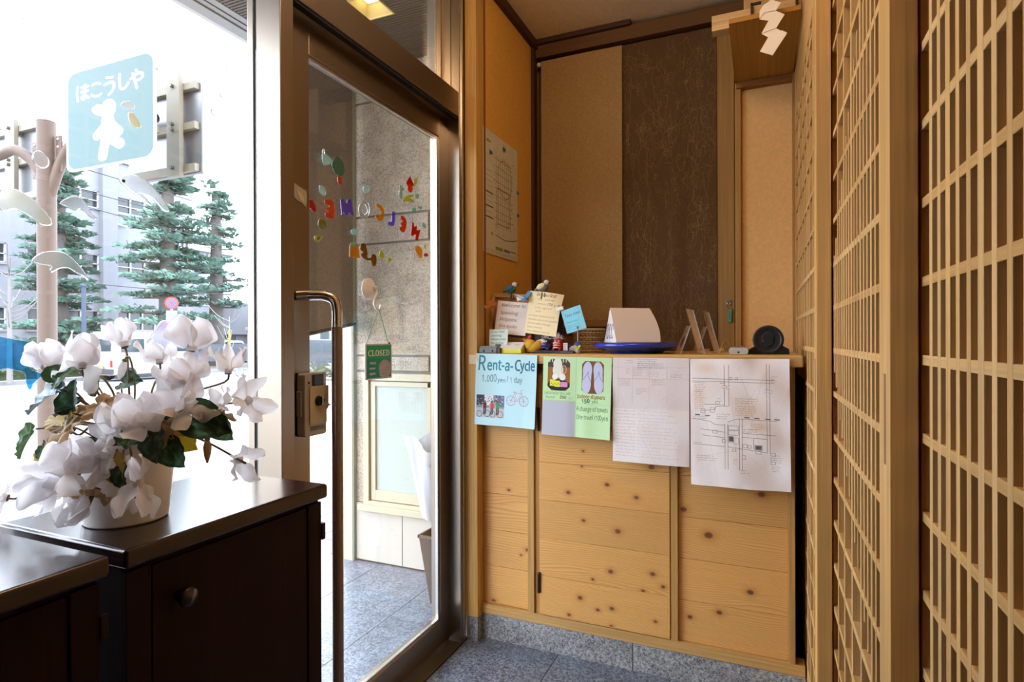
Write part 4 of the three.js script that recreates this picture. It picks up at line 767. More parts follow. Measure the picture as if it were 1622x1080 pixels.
{
  seed = 304;
  const tex = canvasTex(700, 1000, (c, w, h) => { // city transport map with legend
    c.fillStyle = '#cfcab4'; c.fillRect(0, 0, w, h); c.fillStyle = '#bcc0a8'; for (let i = 0; i < 40; i++) { c.globalAlpha = 0.35; c.beginPath(); c.ellipse(rnd(w), rnd(350), rnd(60, 20), rnd(40, 14), 0, 0, 7); c.fill(); } c.globalAlpha = 1;
    c.strokeStyle = '#7a6048'; c.lineWidth = 4; for (let i = 0; i < 8; i++) { c.beginPath(); c.moveTo(250 + i * 42, 130 + (i % 3) * 20); c.lineTo(250 + i * 42, 760); c.stroke(); } for (let i = 0; i < 9; i++) { c.beginPath(); c.moveTo(210, 190 + i * 62); c.lineTo(590, 190 + i * 62 + (i % 2) * 12); c.stroke(); }
    c.lineWidth = 6; c.strokeStyle = '#6d4a38'; c.strokeRect(270, 430, 260, 300); c.strokeStyle = '#8a5a3c'; c.beginPath(); c.ellipse(430, 330, 150, 160, 0, 0, 7); c.stroke(); c.strokeStyle = '#4a3a40'; c.beginPath(); c.moveTo(230, 830); c.lineTo(430, 850); c.lineTo(600, 830); c.lineTo(690, 810); c.stroke();
    for (let i = 0; i < 160; i++) { c.fillStyle = ['#3a2f2a', '#8a3a2a', '#2f5a5a', '#5a4a34', '#4a7ab0'][i % 5]; c.fillRect(rnd(650, 180), rnd(820, 90), rnd(14, 5), 5); }
    for (let k = 0; k < 10; k++) scribble(c, 30, 170, 330 + k * 42, 12, 'rgba(60,50,44,0.8)', 2); c.fillStyle = '#3a2f2a'; for (const y of [500, 610, 700]) c.fillRect(40, y, 150, 9);
    c.fillStyle = '#8f9430'; c.fillRect(230, 925, 150, 28); c.fillStyle = '#6a62a0'; c.fillRect(400, 925, 130, 22); c.fillStyle = '#5a5048'; c.fillRect(545, 925, 120, 8); for (let k = 0; k < 3; k++) scribble(c, 60, 650, 970 + k * 10, 9, 'rgba(80,70,60,0.6)', 1.5); c.fillStyle = '#c06a34'; c.beginPath(); c.arc(165, 830, 16, 0, 7); c.fill();
    hand(c, 'MAP', 60, 100, 40, '#3a3430', { style: 'bold' });
  });
  const o = thing('wall_map', 'tall faded city map poster pinned to the orange plaster wall', 'map', [-0.9985, 1.497, -2.204]);
  own(o, 'sheet', sheet(0.344, 0.492, (x, y) => 0.0015 + 0.003 * Math.pow(x, 2)), paper(tex), [0, 0.246, 0], [0, Math.PI / 2, 0]);
  for (const [z, y, c] of [[-2.37, 1.80, 0x2f8a8a], [-2.373, 1.70, 0x2a6a9a], [-2.22, 1.95, 0x2f7a3a], [-2.09, 1.90, 0x3a6aa0]]) own(o, 'flag_pin', join([bx(0.003, 0.006, y - 1.497 - 0.004, y - 1.497 + 0.012, z + 2.204 - 0.002, z + 2.204 + 0.002), bx(0.004, 0.006, y - 1.497, y - 1.497 + 0.010, z + 2.204 - 0.02, z + 2.204)]), M(c, 0.6));
}

// ---------------------------------------------------------------- things on the counter
const Y0 = 1.1005;
{
  seed = 305;
  const o = thing('notice_board', 'leaning wooden picture frame board behind the welcome note', 'frame', [-0.916, Y0, -2.10]); o.rotation.set(-0.10, 0.12, 0, 'YXZ');
  const fm = wood(0xd8a868, 0.55);
  for (const a of [[-0.088, 0.088, 0.219, 0.234], [-0.088, 0.088, 0.047, 0.062], [-0.088, -0.073, 0.062, 0.219], [0.073, 0.088, 0.062, 0.219]]) own(o, 'frame_side', bx(...a, -0.008, 0.008, 0.002), fm, [0, 0, 0], [0, 0, 0]);
  for (const m of o.children) { m.rotation.z = -0.06; m.position.x = 0.008 * -0.5; }
  own(o, 'cork_panel', bx(-0.076, 0.076, 0.058, 0.222, -0.006, -0.001), wood(0xb88448, 0.8), [-0.004, 0, 0], [0, 0, -0.06]); own(o, 'easel_foot', bx(-0.05, 0.085, 0, 0.05, -0.02, 0.004, 0.002), fm);
  const wt = canvasTex(560, 600, (c, w, h) => { c.fillStyle = '#efe3da'; c.fillRect(0, 0, w, h); hand(c, 'Welcome to', 60, 100, 84, '#2a2826', { style: 'italic' }); hand(c, 'Sparkling', 60, 240, 78, '#2a2826', { style: 'italic' }); hand(c, 'Dolphins', 60, 360, 78, '#2a2826', { style: 'italic' }); hand(c, 'Inn Kyoto', 60, 480, 78, '#2a2826', { style: 'italic' }); });
  const n = thing('welcome_note', 'white handwritten welcome note clipped to the wooden frame', 'note', [-0.907, 1.172, -2.082]); n.rotation.set(-0.10, 0.12, -0.10, 'YXZ');
  own(n, 'sheet', sheet(0.128, 0.130, (x, y) => 0.003 * x * x * 4, 10), paper(wt), [0, 0.065, 0]);
  const bt = canvasTex(520, 680, (c, w, h) => { c.fillStyle = '#efe0b4'; c.fillRect(0, 0, w, h); hand(c, 'Breakfast', 110, 72, 76, '#3a362e', { style: 'italic' }); hand(c, '7:00 - 9:30 AM', 130, 140, 46, '#8a8068', { style: 'italic' }); hand(c, 'common', 130, 205, 42, '#a09878', { style: 'italic' }); hand(c, '150 yen', 300, 210, 60, '#3a362e', { style: 'italic' }); hand(c, '(coffee, eggs and', 110, 270, 38, '#a89c78', { style: 'italic' }); hand(c, 'toast)', 130, 325, 38, '#a89c78', { style: 'italic' }); let y = 400; for (const t of ['It\'s deeply money from the', 'breakfast. Due to our Japanese', 'host foundation through', 'Kyoto University.', 'Have a pleasant morning']) { hand(c, t, 35, y, 37, '#a09474', { style: 'italic', k: 0.92 }); y += 62; } });
  const b = thing('breakfast_note', 'tall cream handwritten breakfast note with a curled corner', 'note', [-0.772, 1.170, -2.058]); b.rotation.set(-0.08, 0.02, -0.14, 'YXZ');
  own(b, 'sheet', sheet(0.131, 0.163, (x, y) => 0.006 * Math.sin((x + 0.5) * 2.5) + Math.max(0, x + y - 0.55) * -0.05, 12), paper(bt), [0, 0.0815, 0]);
  const bk = thing('book_stand', 'dark grey upright stand behind the breakfast note', 'stand', [-0.762, Y0, -2.125]); own(bk, 'back_plate', bx(-0.06, 0.06, 0, 0.18, -0.01, 0.0, 0.002), M(0x3d332c, 0.6)); own(bk, 'foot_plate', bx(-0.06, 0.06, 0, 0.006, 0, 0.03, 0.002), M(0x3d332c, 0.6));
  const st = canvasTex(300, 260, (c, w, h) => { c.fillStyle = '#cfe0d6'; c.fillRect(0, 0, w, h); let y = 52; for (const t of ['If you need', 'anything', 'Please press', 'the button']) { hand(c, t, 22, y, 46, '#3f4a48', { style: 'italic', k: 0.95 }); y += 60; } });
  const s = thing('button_note', 'small pale green note about pressing the button, beside the grey box', 'note', [-0.934, 1.128, -2.032]); s.rotation.set(-0.1, 0.06, 0, 'YXZ'); own(s, 'sheet', sheet(0.077, 0.064, (x) => 0.002 * x, 6), paper(st), [0, 0.032, 0]); own(s, 'clip_base', bx(-0.012, 0.012, -0.0275, 0.006, -0.012, 0.006, 0.003), M(0x3f4244, 0.5));
}
{
  const o = thing('call_bell_box', 'low grey plastic box with black slots at the counter\'s left end', 'box', [-0.951, Y0, -2.006]); o.rotation.y = 0.03;
  own(o, 'case', new RoundedBoxGeometry(0.074, 0.022, 0.05, 2, 0.004).translate(-0.004, 0.011, 0), M(0x70726f, 0.5)); own(o, 'lid', new RoundedBoxGeometry(0.07, 0.006, 0.044, 1, 0.002).translate(-0.004, 0.024, -0.002), M(0x7e807c, 0.5));
  own(o, 'end_block', bx(0.032, 0.046, 0, 0.02, -0.024, 0.022, 0.003), M(0x3e3e3c, 0.5)); for (const x of [-0.024, 0.012]) own(o, 'slot', bx(x, x + 0.007, 0.005, 0.013, 0.0248, 0.0256), M(0x141414, 0.6));
}
{
  const tex = canvasTex(256, 128, (c, w, h) => { c.fillStyle = '#e6e3de'; c.fillRect(0, 0, w, h); seed = 9; hand(c, 'Tel', 40, 78, 50, '#5a5a66', { style: 'italic' }); hand(c, 'no.', 150, 78, 46, '#7a7a86', { style: 'italic' }); });
  const o = thing('memo_block', 'white memo pad on a bright yellow sticky block', 'memo pad', [-0.872, Y0, -2.028]); o.rotation.y = 0.05;
  own(o, 'yellow_block', bx(-0.046, 0.046, 0, 0.016, -0.03, 0.03, 0.002), M(0xd8d64a, 0.7), [0, 0, 0], [0, 0, 0], 'bright yellow sticky notes');
  const g = new THREE.BoxGeometry(0.09, 0.012, 0.066); own(o, 'white_pad', g, M(0xe6e3de, 0.8), [0, 0.024, -0.004], [0.35, 0, 0]);
  const s = own(o, 'top_sheet', sheet(0.088, 0.06, () => 0, 2), paper(tex), [0, 0.0315, -0.002], [-1.22, 0, 0]);
}
// smooth blobs for the little figurines: lathe or scaled spheres joined into one body
const blob = (list) => join(list.map(([x, y, z, rx, ry, rz, rot = 0]) => new THREE.SphereGeometry(1, 20, 14).scale(rx, ry, rz).rotateZ(rot).translate(x, y, z)));
{
  const o = thing('yellow_figurine', 'yellow fabric animal figurine with red round ears', 'figurine', [-0.795, Y0, -2.045]); o.rotation.y = -0.1;
  own(o, 'body', blob([[0.006, 0.022, 0, 0.034, 0.021, 0.026, 0.25], [-0.006, 0.03, 0.008, 0.022, 0.022, 0.02, 0.3], [-0.02, 0.04, 0.006, 0.014, 0.013, 0.014]]), M(0xc99a2a, 0.8));
  own(o, 'wing', blob([[0.028, 0.038, -0.006, 0.024, 0.014, 0.012, 0.25]]), M(0xe8e0cc, 0.8)); own(o, 'wing_pattern', blob([[0.026, 0.038, 0.003, 0.014, 0.010, 0.005, 0.4]]), M(0xb87a2a, 0.8));
  for (const [x, y] of [[-0.033, 0.051], [-0.010, 0.060]]) own(o, 'ear', new THREE.SphereGeometry(0.0068, 14, 10), M(0xc83a34, 0.6), [x, y, 0.004]);
  for (const x of [-0.025, -0.014]) own(o, 'eye', new THREE.SphereGeometry(0.0018, 8, 6), M(0x141414, 0.4), [x, 0.043, 0.019]);
  const tray = thing('small_tray', 'flat black lacquer tray under the two furry figurines', 'tray', [-0.712, Y0, -2.06]); own(tray, 'base', new RoundedBoxGeometry(0.165, 0.009, 0.06, 2, 0.003).translate(0, 0.0045, 0), P(0x1c1917, 0.3, { clearcoat: 0.6 })); for (const z of [-0.029, 0.029]) own(tray, 'raised_rim', bx(-0.08, 0.08, 0.008, 0.011, z - 0.0015, z + 0.0015, 0.0007), P(0x1c1917, 0.3));
  const lion = (label, x, coat, trim) => {
    const q = thing('lion_figurine', label, 'figurine', [x, Y0 + 0.0092, -2.062]);
    own(q, 'body', blob([[0, 0.018, -0.004, 0.022, 0.02, 0.02], [0, 0.034, 0.002, 0.018, 0.015, 0.016], [-0.012, 0.007, 0.014, 0.007, 0.007, 0.01], [0.012, 0.007, 0.014, 0.007, 0.007, 0.01]]), coat);
    own(q, 'face_bands', join([0.010, 0.019, 0.027].map((y) => new THREE.TorusGeometry(0.012, 0.0028, 6, 18, 3.14).rotateX(1.4).translate(-0.003, y, 0.012))), trim);
    const hair = []; for (let i = 0; i < 90; i++) { const a = rnd(6.283), e = rnd(1.5, 0.1), L = rnd(0.028, 0.012); hair.push(cyl([0, 0.042, 0], [Math.cos(a) * Math.cos(e) * L, 0.042 + Math.sin(e) * L, Math.sin(a) * Math.cos(e) * L], 0.0018, 0.0005, 4)); }
    own(q, 'fluffy_mane', join(hair), M(0xd8d2d4, 0.9)).userData.kind = 'stuff';
    for (const s of [-1, 1]) own(q, 'eye', new THREE.SphereGeometry(0.003, 8, 6), M(0xe8e4d0, 0.4), [s * 0.007, 0.036, 0.017]);
    return q;
  };
  seed = 17; lion('dark blue furry lion figurine with white tuft', -0.748, M(0x3c3658, 0.7), M(0x5a5ac0, 0.6)); lion('red furry lion figurine with white tuft, beside a price tag', -0.699, M(0xb01f22, 0.7), M(0xe8b8b0, 0.6));
  const tag = thing('price_tag', 'small white upright tag with dark characters on the black tray', 'tag', [-0.666, Y0 + 0.0092, -2.045]); const tt = canvasTex(64, 128, (c) => { c.fillStyle = '#e4dcd8'; c.fillRect(0, 0, 64, 128); c.strokeStyle = '#5a5060'; c.lineWidth = 5; for (const y of [22, 52, 84, 110]) { c.beginPath(); c.moveTo(14, y); c.lineTo(50, y); c.moveTo(24, y - 10); c.lineTo(24, y + 10); c.moveTo(42, y - 8); c.lineTo(40, y + 8); c.stroke(); } });
  own(tag, 'plate', new THREE.BoxGeometry(0.016, 0.029, 0.002).translate(0, 0.0145, 0), M(0xffffff, 0.7, { map: tt }));
}
{
  seed = 306;
  const bt = canvasTex(320, 360, (c, w, h) => { c.fillStyle = '#86cde0'; c.fillRect(0, 0, w, h); hand(c, 'Take free', 30, 120, 62, '#2f6a86', { style: 'italic' }); hand(c, 'this is yours', 40, 215, 38, '#4a86a0', { style: 'italic' }); for (let k = 0; k < 3; k++) scribble(c, 40, 250, 262 + k * 32, 18, '#3f6f8a', 3); });
  const o = thing('take_free_note', 'tilted light blue note held up by a flower clip stand', 'note', [-0.62, Y0, -2.05]);
  own(o, 'sheet', sheet(0.079, 0.088, (x, y) => 0.003 * Math.sin(x * 4), 8), paper(bt), [-0.016, 0.125, 0], [0, 0, 0.28]);
  own(o, 'stand_wire', cyl([0, 0.006, 0], [0, 0.10, 0], 0.0018, 0.0018, 8), M(0xa8a49a, 0.4, { metalness: 0.6 })); own(o, 'clip', bx(-0.003, 0.003, 0.09, 0.10, -0.003, 0.004, 0.001), M(0x55524e, 0.4));
  own(o, 'flower', blob([[-0.006, 0.034, 0.004, 0.007, 0.005, 0.003, -0.4], [0.006, 0.034, 0.004, 0.007, 0.005, 0.003, 0.4], [0, 0.038, 0.004, 0.005, 0.006, 0.003]]), M(0x2c3ea0, 0.6), [0, 0, 0], [0, 0, 0], 'small blue flower');
  for (const s of [-1, 1]) own(o, 'leaf', blob([[0, 0, 0, 0.0045, 0.010, 0.002]]), M(0xb4cc3a, 0.6), [s * 0.006, 0.022, 0.006], [0, 0, -s * 0.5]);
  own(o, 'base', lathe([[0, 0], [0.011, 0], [0.012, 0.012], [0.004, 0.018], [0, 0.018]], 20), M(0xb8a898, 0.6));
  const h = thing('white_figurine', 'small white bird figurine behind the flower clip', 'figurine', [-0.648, Y0, -2.085]); own(h, 'body', blob([[0, 0.014, 0, 0.018, 0.014, 0.012, 0.3], [0.014, 0.024, 0, 0.010, 0.012, 0.008, 0.6]]), M(0xd6d3d6, 0.6)); own(h, 'wing', blob([[-0.012, 0.026, 0.002, 0.006, 0.006, 0.005]]), M(0x3848a8, 0.6));
}
{ // woven basket: uprights, twisted rows and a folded cloth rim
  const o = thing('wicker_basket', 'round pale wicker basket behind the blue plate', 'basket', [-0.640, Y0, -2.27]);
  const rows = [], n = 26; for (let k = 0; k < 9; k++) { const y = 0.006 + k * 0.0088, r = 0.052 + 0.010 * y / 0.08, pts = []; for (let i = 0; i < n * 2; i++) { const a = i / (n * 2) * 6.2832, q = r + ((i + k) % 2 ? 0.0022 : -0.0022); pts.push(V(Math.cos(a) * q, y, Math.sin(a) * q)); } rows.push(new THREE.TubeGeometry(new THREE.CatmullRomCurve3(pts, true), 110, 0.0038, 5, true)); }
  rows.forEach((g, i) => own(o, 'woven_row', g, M(i % 2 ? 0xb99a6c : 0xcbb083, 0.8)));
  for (let i = 0; i < n; i++) { const a = i / n * 6.2832; own(o, 'upright_cane', cyl([Math.cos(a) * 0.052, 0.002, Math.sin(a) * 0.052], [Math.cos(a) * 0.062, 0.088, Math.sin(a) * 0.062], 0.0022, 0.0022, 6), M(0xd6bf94, 0.8)); }
  own(o, 'rim', new THREE.TorusGeometry(0.0625, 0.005, 8, 40).rotateX(Math.PI / 2).translate(0, 0.09, 0), M(0xd9d0c0, 0.8)); own(o, 'bottom', new THREE.CylinderGeometry(0.052, 0.052, 0.004, 28).translate(0, 0.002, 0), M(0xa98c60, 0.8));
}
{
  const o = thing('blue_plate', 'wide shallow shiny blue plate on the counter', 'plate', [-0.425, Y0, -2.145]);
  own(o, 'plate', lathe([[0, 0.006], [0.085, 0.006], [0.088, 0], [0.095, 0], [0.101, 0.008], [0.150, 0.020], [0.158, 0.026], [0.159, 0.032], [0.154, 0.038], [0.145, 0.040], [0.10, 0.034], [0, 0.030]], 64), P(0x1a34a8, 0.22, { clearcoat: 0.7 }));
  const tex = canvasTex(256, 220, (c, w, h) => { c.fillStyle = '#e4dcd8'; c.fillRect(0, 0, w, h); c.strokeStyle = '#3c4a6a'; c.lineWidth = 8; for (const x of [78, 130, 176]) { c.beginPath(); c.ellipse(x, 150, 17, 46, 0.25, 0.5, 6.0); c.stroke(); } });
  const t = thing('tent_card', 'white folded paper tent with rounded end and inked loops standing on the blue plate', 'card', [-0.44, Y0 + 0.0405, -2.145]); t.rotation.y = 0.68;
  // triangular prism of thin paper: two slopes and a marked triangular end
  const A = [-0.088, 0.0, 0.052], Ap = [-0.088, 0.0, -0.05], T = [-0.088, 0.126, 0.0], L = 0.19;
  const tri = new THREE.ExtrudeGeometry(poly([-52, 0, 50, 0, 0, 126]), { depth: 0.0008, bevelEnabled: false }), tp = tri.attributes.position, tu = tri.attributes.uv; for (let i = 0; i < tp.count; i++) tu.setXY(i, (tp.getX(i) + 0.052) / 0.102, tp.getY(i) / 0.126); tri.rotateY(-Math.PI / 2).translate(-0.0875, 0, 0);
  own(t, 'marked_end', tri, paper(tex));
  const slope = (s, round) => { const h = Math.hypot(0.126, 0.05), sh = new THREE.Shape(); sh.moveTo(0, 0); if (round) { sh.lineTo(L * 0.93, 0); sh.quadraticCurveTo(L * 1.02, h * 0.45, L * 0.84, h); } else { sh.lineTo(L * 0.9, 0); sh.lineTo(L * 0.84, h); } sh.lineTo(0, h); sh.closePath(); const g = new THREE.ExtrudeGeometry(sh, { depth: 0.0009, bevelEnabled: false }); g.rotateX(-s * Math.atan2(0.05, 0.126)); g.translate(-0.088, 0, s * 0.05); return g; };
  own(t, 'front_slope', slope(1, true), M(0xfaf0e6, 0.85)); own(t, 'back_slope', slope(-1, false), M(0xe9d8c6, 0.85));
}
{
  const acr = P(0xffffff, 0.05, { transmission: 1, thickness: 0, ior: 1.49 }), edge = P(0xd8dce0, 0.15, { transmission: 0.5 });
  const stand = (label, x, z) => {
    const o = thing('leaflet_stand', label, 'stand', [x, Y0, z], 'clear acrylic leaflet stands'); o.rotation.y = 1.46;
    own(o, 'back_panel', new RoundedBoxGeometry(0.105, 0.158, 0.0028, 2, 0.0012).translate(0, 0.079, 0), acr, [0, 0, 0.03], [-0.26, 0, 0]);
    own(o, 'panel_edge', bx(0.0515, 0.0535, 0, 0.157, -0.0014, 0.0014), edge, [0, 0, 0.03], [-0.26, 0, 0]);
    const sh = poly([-40, 0, 40, 0, 40, 20, 16, 20, 16, 50, -16, 50, -16, 20, -40, 20]); const sh2 = poly([-46, 0, 46, 0, 30, 104, -30, 104]); const hole = new THREE.Path(); hole.absellipse(0, 0.045, 0.018, 0.022, 0, 6.283); sh2.holes.push(hole);
    own(o, 'rear_leg', new THREE.ExtrudeGeometry(sh2, { depth: 0.0026, bevelEnabled: false }), acr, [0, 0, -0.052], [0.36, 0, 0]);
    own(o, 'leg_edge', bx(0.0, 0.002, 0, 0.106, 0, 0.0026), edge, [0.0455, 0, -0.052], [0.36, 0, 0.15]);
    own(o, 'front_lip', bx(-0.05, 0.05, 0, 0.018, 0.043, 0.046, 0.001), acr); own(o, 'floor_plate', bx(-0.05, 0.05, 0, 0.0026, 0.016, 0.046), acr);
  };
  stand('clear acrylic leaflet stand next to the blue plate', -0.214, -2.05); stand('clear acrylic leaflet stand nearer the silver clip', -0.178, -2.25);
}
{
  const o = thing('silver_clip', 'small silver metal bulldog clip lying on the counter', 'clip', [-0.069, Y0, -2.06]);
  own(o, 'jaw', (() => { const s = poly([-29, 6, -26, 0, 26, 0, 29, 6, 29, 14, 24, 20, -24, 20, -29, 14]); const g = new THREE.ExtrudeGeometry(s, { depth: 0.02, bevelEnabled: true, bevelSize: 0.001, bevelThickness: 0.001, bevelSegments: 1 }); return g.translate(0, 0.001, -0.01); })(), M(0xc9c6c2, 0.4, { metalness: 0.35 }));
  own(o, 'grip', bx(-0.017, 0.02, 0.021, 0.027, -0.014, 0.008, 0.002), M(0x9a9894, 0.3, { metalness: 0.9 })); own(o, 'hole', new THREE.CylinderGeometry(0.0035, 0.0035, 0.001, 14).rotateX(Math.PI / 2), M(0x151515, 0.6), [0.0, 0.007, 0.0115]);
  const w = thing('wire_easel', 'thin bent brass wire easel behind the silver clip', 'stand', [-0.112, Y0, -2.14]); own(w, 'wire', tube([[-0.022, 0.002, 0], [-0.003, 0.05, 0], [0.002, 0.05, 0], [0.018, 0.002, 0]], 0.0014, 30, 6), M(0xb08a48, 0.35, { metalness: 0.8 })); own(w, 'cross_wire', cyl([-0.012, 0.024, 0], [0.012, 0.024, 0], 0.001, 0.001, 6), M(0xb08a48, 0.35, { metalness: 0.8 }));
  const d = thing('black_medallion', 'black round medallion with a raised head, standing on a black cradle', 'ornament', [0.021, Y0, -2.11]);
  const bm = P(0x15171a, 0.42, { clearcoat: 0.2 });
  own(d, 'disc', lathe([[0, -0.009], [0.046, -0.009], [0.048, -0.006], [0.048, 0.006], [0.046, 0.009], [0.038, 0.009], [0.036, 0.005], [0, 0.005]], 56).rotateX(Math.PI / 2).translate(0, 0.0, 0), bm, [0, 0.0475, 0.006], [-0.08, 0, 0]);
  own(d, 'raised_head', (() => { const g = new THREE.ExtrudeGeometry(smooth([-12, 18, -2, 24, 10, 22, 17, 10, 14, -2, 16, -12, 6, -20, -6, -22, -9, -14, -17, -8, -14, 0, -18, 8]), { depth: 0.003, bevelEnabled: true, bevelSize: 0.002, bevelThickness: 0.003, bevelSegments: 3 }); return g; })(), bm, [0, 0.0475, 0.010], [-0.08, 0, 0]);
  own(d, 'cradle', (() => { const s = poly([-66, 0, 62, 0, 61, 14, 42, 25, 28, 10, -28, 10, -42, 22, -64, 9]); return new THREE.ExtrudeGeometry(s, { depth: 0.034, bevelEnabled: true, bevelSize: 0.002, bevelThickness: 0.002, bevelSegments: 2 }).translate(0, 0.002, -0.022); })(), bm);
}
{
  const o = thing('key_with_tag', 'small key lock with a hanging green fabric key tag on the wooden post', 'key', [-0.126, 1.215, -2.608]);
  own(o, 'lock_plate', bx(-0.012, 0.012, 0.08, 0.104, -0.002, 0.003, 0.002), M(0x9a948c, 0.3, { metalness: 0.9 })); own(o, 'key_bow', new THREE.TorusGeometry(0.006, 0.0016, 8, 18).translate(0, 0.086, 0.010), chrome); own(o, 'ring', new THREE.TorusGeometry(0.007, 0.0009, 6, 20).rotateY(0.8).translate(0.001, 0.074, 0.010), chrome);
  own(o, 'tag', new RoundedBoxGeometry(0.016, 0.056, 0.006, 3, 0.0028).translate(0.003, 0.036, 0.010), M(0x4f8f7a, 0.8), [0, 0, 0], [0, 0, -0.06], 'green cloth key tag'); own(o, 'tag_stitch', bx(0.002, 0.004, 0.016, 0.05, 0.0128, 0.0134), M(0x2f5f58, 0.8));
}
{ // bird clips and folded paper cranes on the frame and the notes
  const bird = (label, base, turn, body, wing, head) => {
    const o = thing('bird_clip', label, 'figurine', base); o.rotation.y = turn; o.scale.setScalar(1.25);
    own(o, 'body', blob([[0, 0.0, 0, 0.017, 0.013, 0.012, 0.15], [-0.016, -0.004, 0, 0.012, 0.005, 0.006, 0.4]]), body); own(o, 'head', new THREE.SphereGeometry(0.009, 16, 12), head, [0.012, 0.014, 0]);
    own(o, 'beak', new THREE.ConeGeometry(0.003, 0.008, 8).rotateZ(-1.57), M(0x3a342e, 0.5), [0.023, 0.014, 0]); for (const s of [-1, 1]) own(o, 'wing', blob([[0, 0, 0, 0.014, 0.008, 0.003, 0.5]]), wing, [-0.004, 0.003, s * 0.011]);
    own(o, 'clip_foot', join([cyl([0.0, -0.012, 0], [-0.004, -0.034, 0.006], 0.0035, 0.002, 6), cyl([0.006, -0.012, 0], [0.008, -0.030, 0.006], 0.0035, 0.002, 6)]), M(0x6f6258, 0.6));
  };
  bird('green and blue bird clip on the wooden frame\'s top edge', [-0.914, 1.352, -2.112], 0.2, M(0x2f7a48, 0.6), M(0x2a5a8a, 0.6), M(0xd8ccc0, 0.6));
  bird('grey and white bird clip on top of the breakfast note', [-0.764, 1.350, -2.070], 0.1, M(0x7b726a, 0.7), M(0xd8cf9a, 0.7), M(0xc6c8c0, 0.6));
  const crane = (label, base, turn, k, m, m2) => {
    const o = thing('paper_crane', label, 'origami', base, 'folded paper cranes'); o.rotation.set(0.1, turn, 0.1); o.scale.setScalar(k);
    const tri = (...p) => { const g = new THREE.BufferGeometry(); g.setAttribute('position', new THREE.Float32BufferAttribute(p, 3)); g.computeVertexNormals(); return g; };
    own(o, 'body', tri(-12, 0, 0, 12, 0, 0, 0, 13, 6, -12, 0, 0, 0, 13, -6, 12, 0, 0, -12, 0, 0, 0, 13, 6, 0, 13, -6, 12, 0, 0, 0, 13, -6, 0, 13, 6).scale(.001, .001, .001), m);
    own(o, 'wing', tri(-10, 8, 4, 8, 8, 4, -16, 24, 30, 8, 8, 4, 6, 20, 30, -16, 24, 30).scale(.001, .001, .001), m2); own(o, 'wing', tri(-10, 8, -4, 8, 8, -4, -4, 30, -26, 8, 8, -4, 12, 24, -26, -4, 30, -26).scale(.001, .001, .001), m);
    own(o, 'neck', tri(10, 2, 3, 10, 2, -3, 32, 22, 0, 32, 22, 0, 28, 24, 0, 40, 16, 0).scale(.001, .001, .001), m); own(o, 'tail', tri(-10, 2, 3, -10, 2, -3, -34, 16, 0, -8, 6, 2, -34, 16, 0, -30, 2, 0).scale(.001, .001, .001), m2);
  };
  const ds = { side: THREE.DoubleSide };
  crane('orange origami crane on the frame\'s left edge', [-0.962, 1.276, -2.045], 0.9, 1.1, M(0xcf6f2c, 0.7, ds), M(0xd88444, 0.7, ds));
  crane('blue and white origami crane between the two notes', [-0.830, 1.300, -2.046], -0.4, 1.25, M(0x4a9ad0, 0.7, ds), M(0xdfe6ea, 0.7, ds));
  const w = thing('white_clip', 'small white rounded clip at the breakfast note\'s right edge', 'clip', [-0.689, 1.266, -2.050]); own(w, 'clip_body', new RoundedBoxGeometry(0.030, 0.015, 0.008, 3, 0.0036), M(0xe8e4e0, 0.5), [0, 0, 0], [0, 0, 0.25]); own(w, 'clip_spring', cyl([-0.004, -0.008, 0], [-0.004, 0.008, 0], 0.002, 0.002, 8), M(0xb8b4b0, 0.4));
}

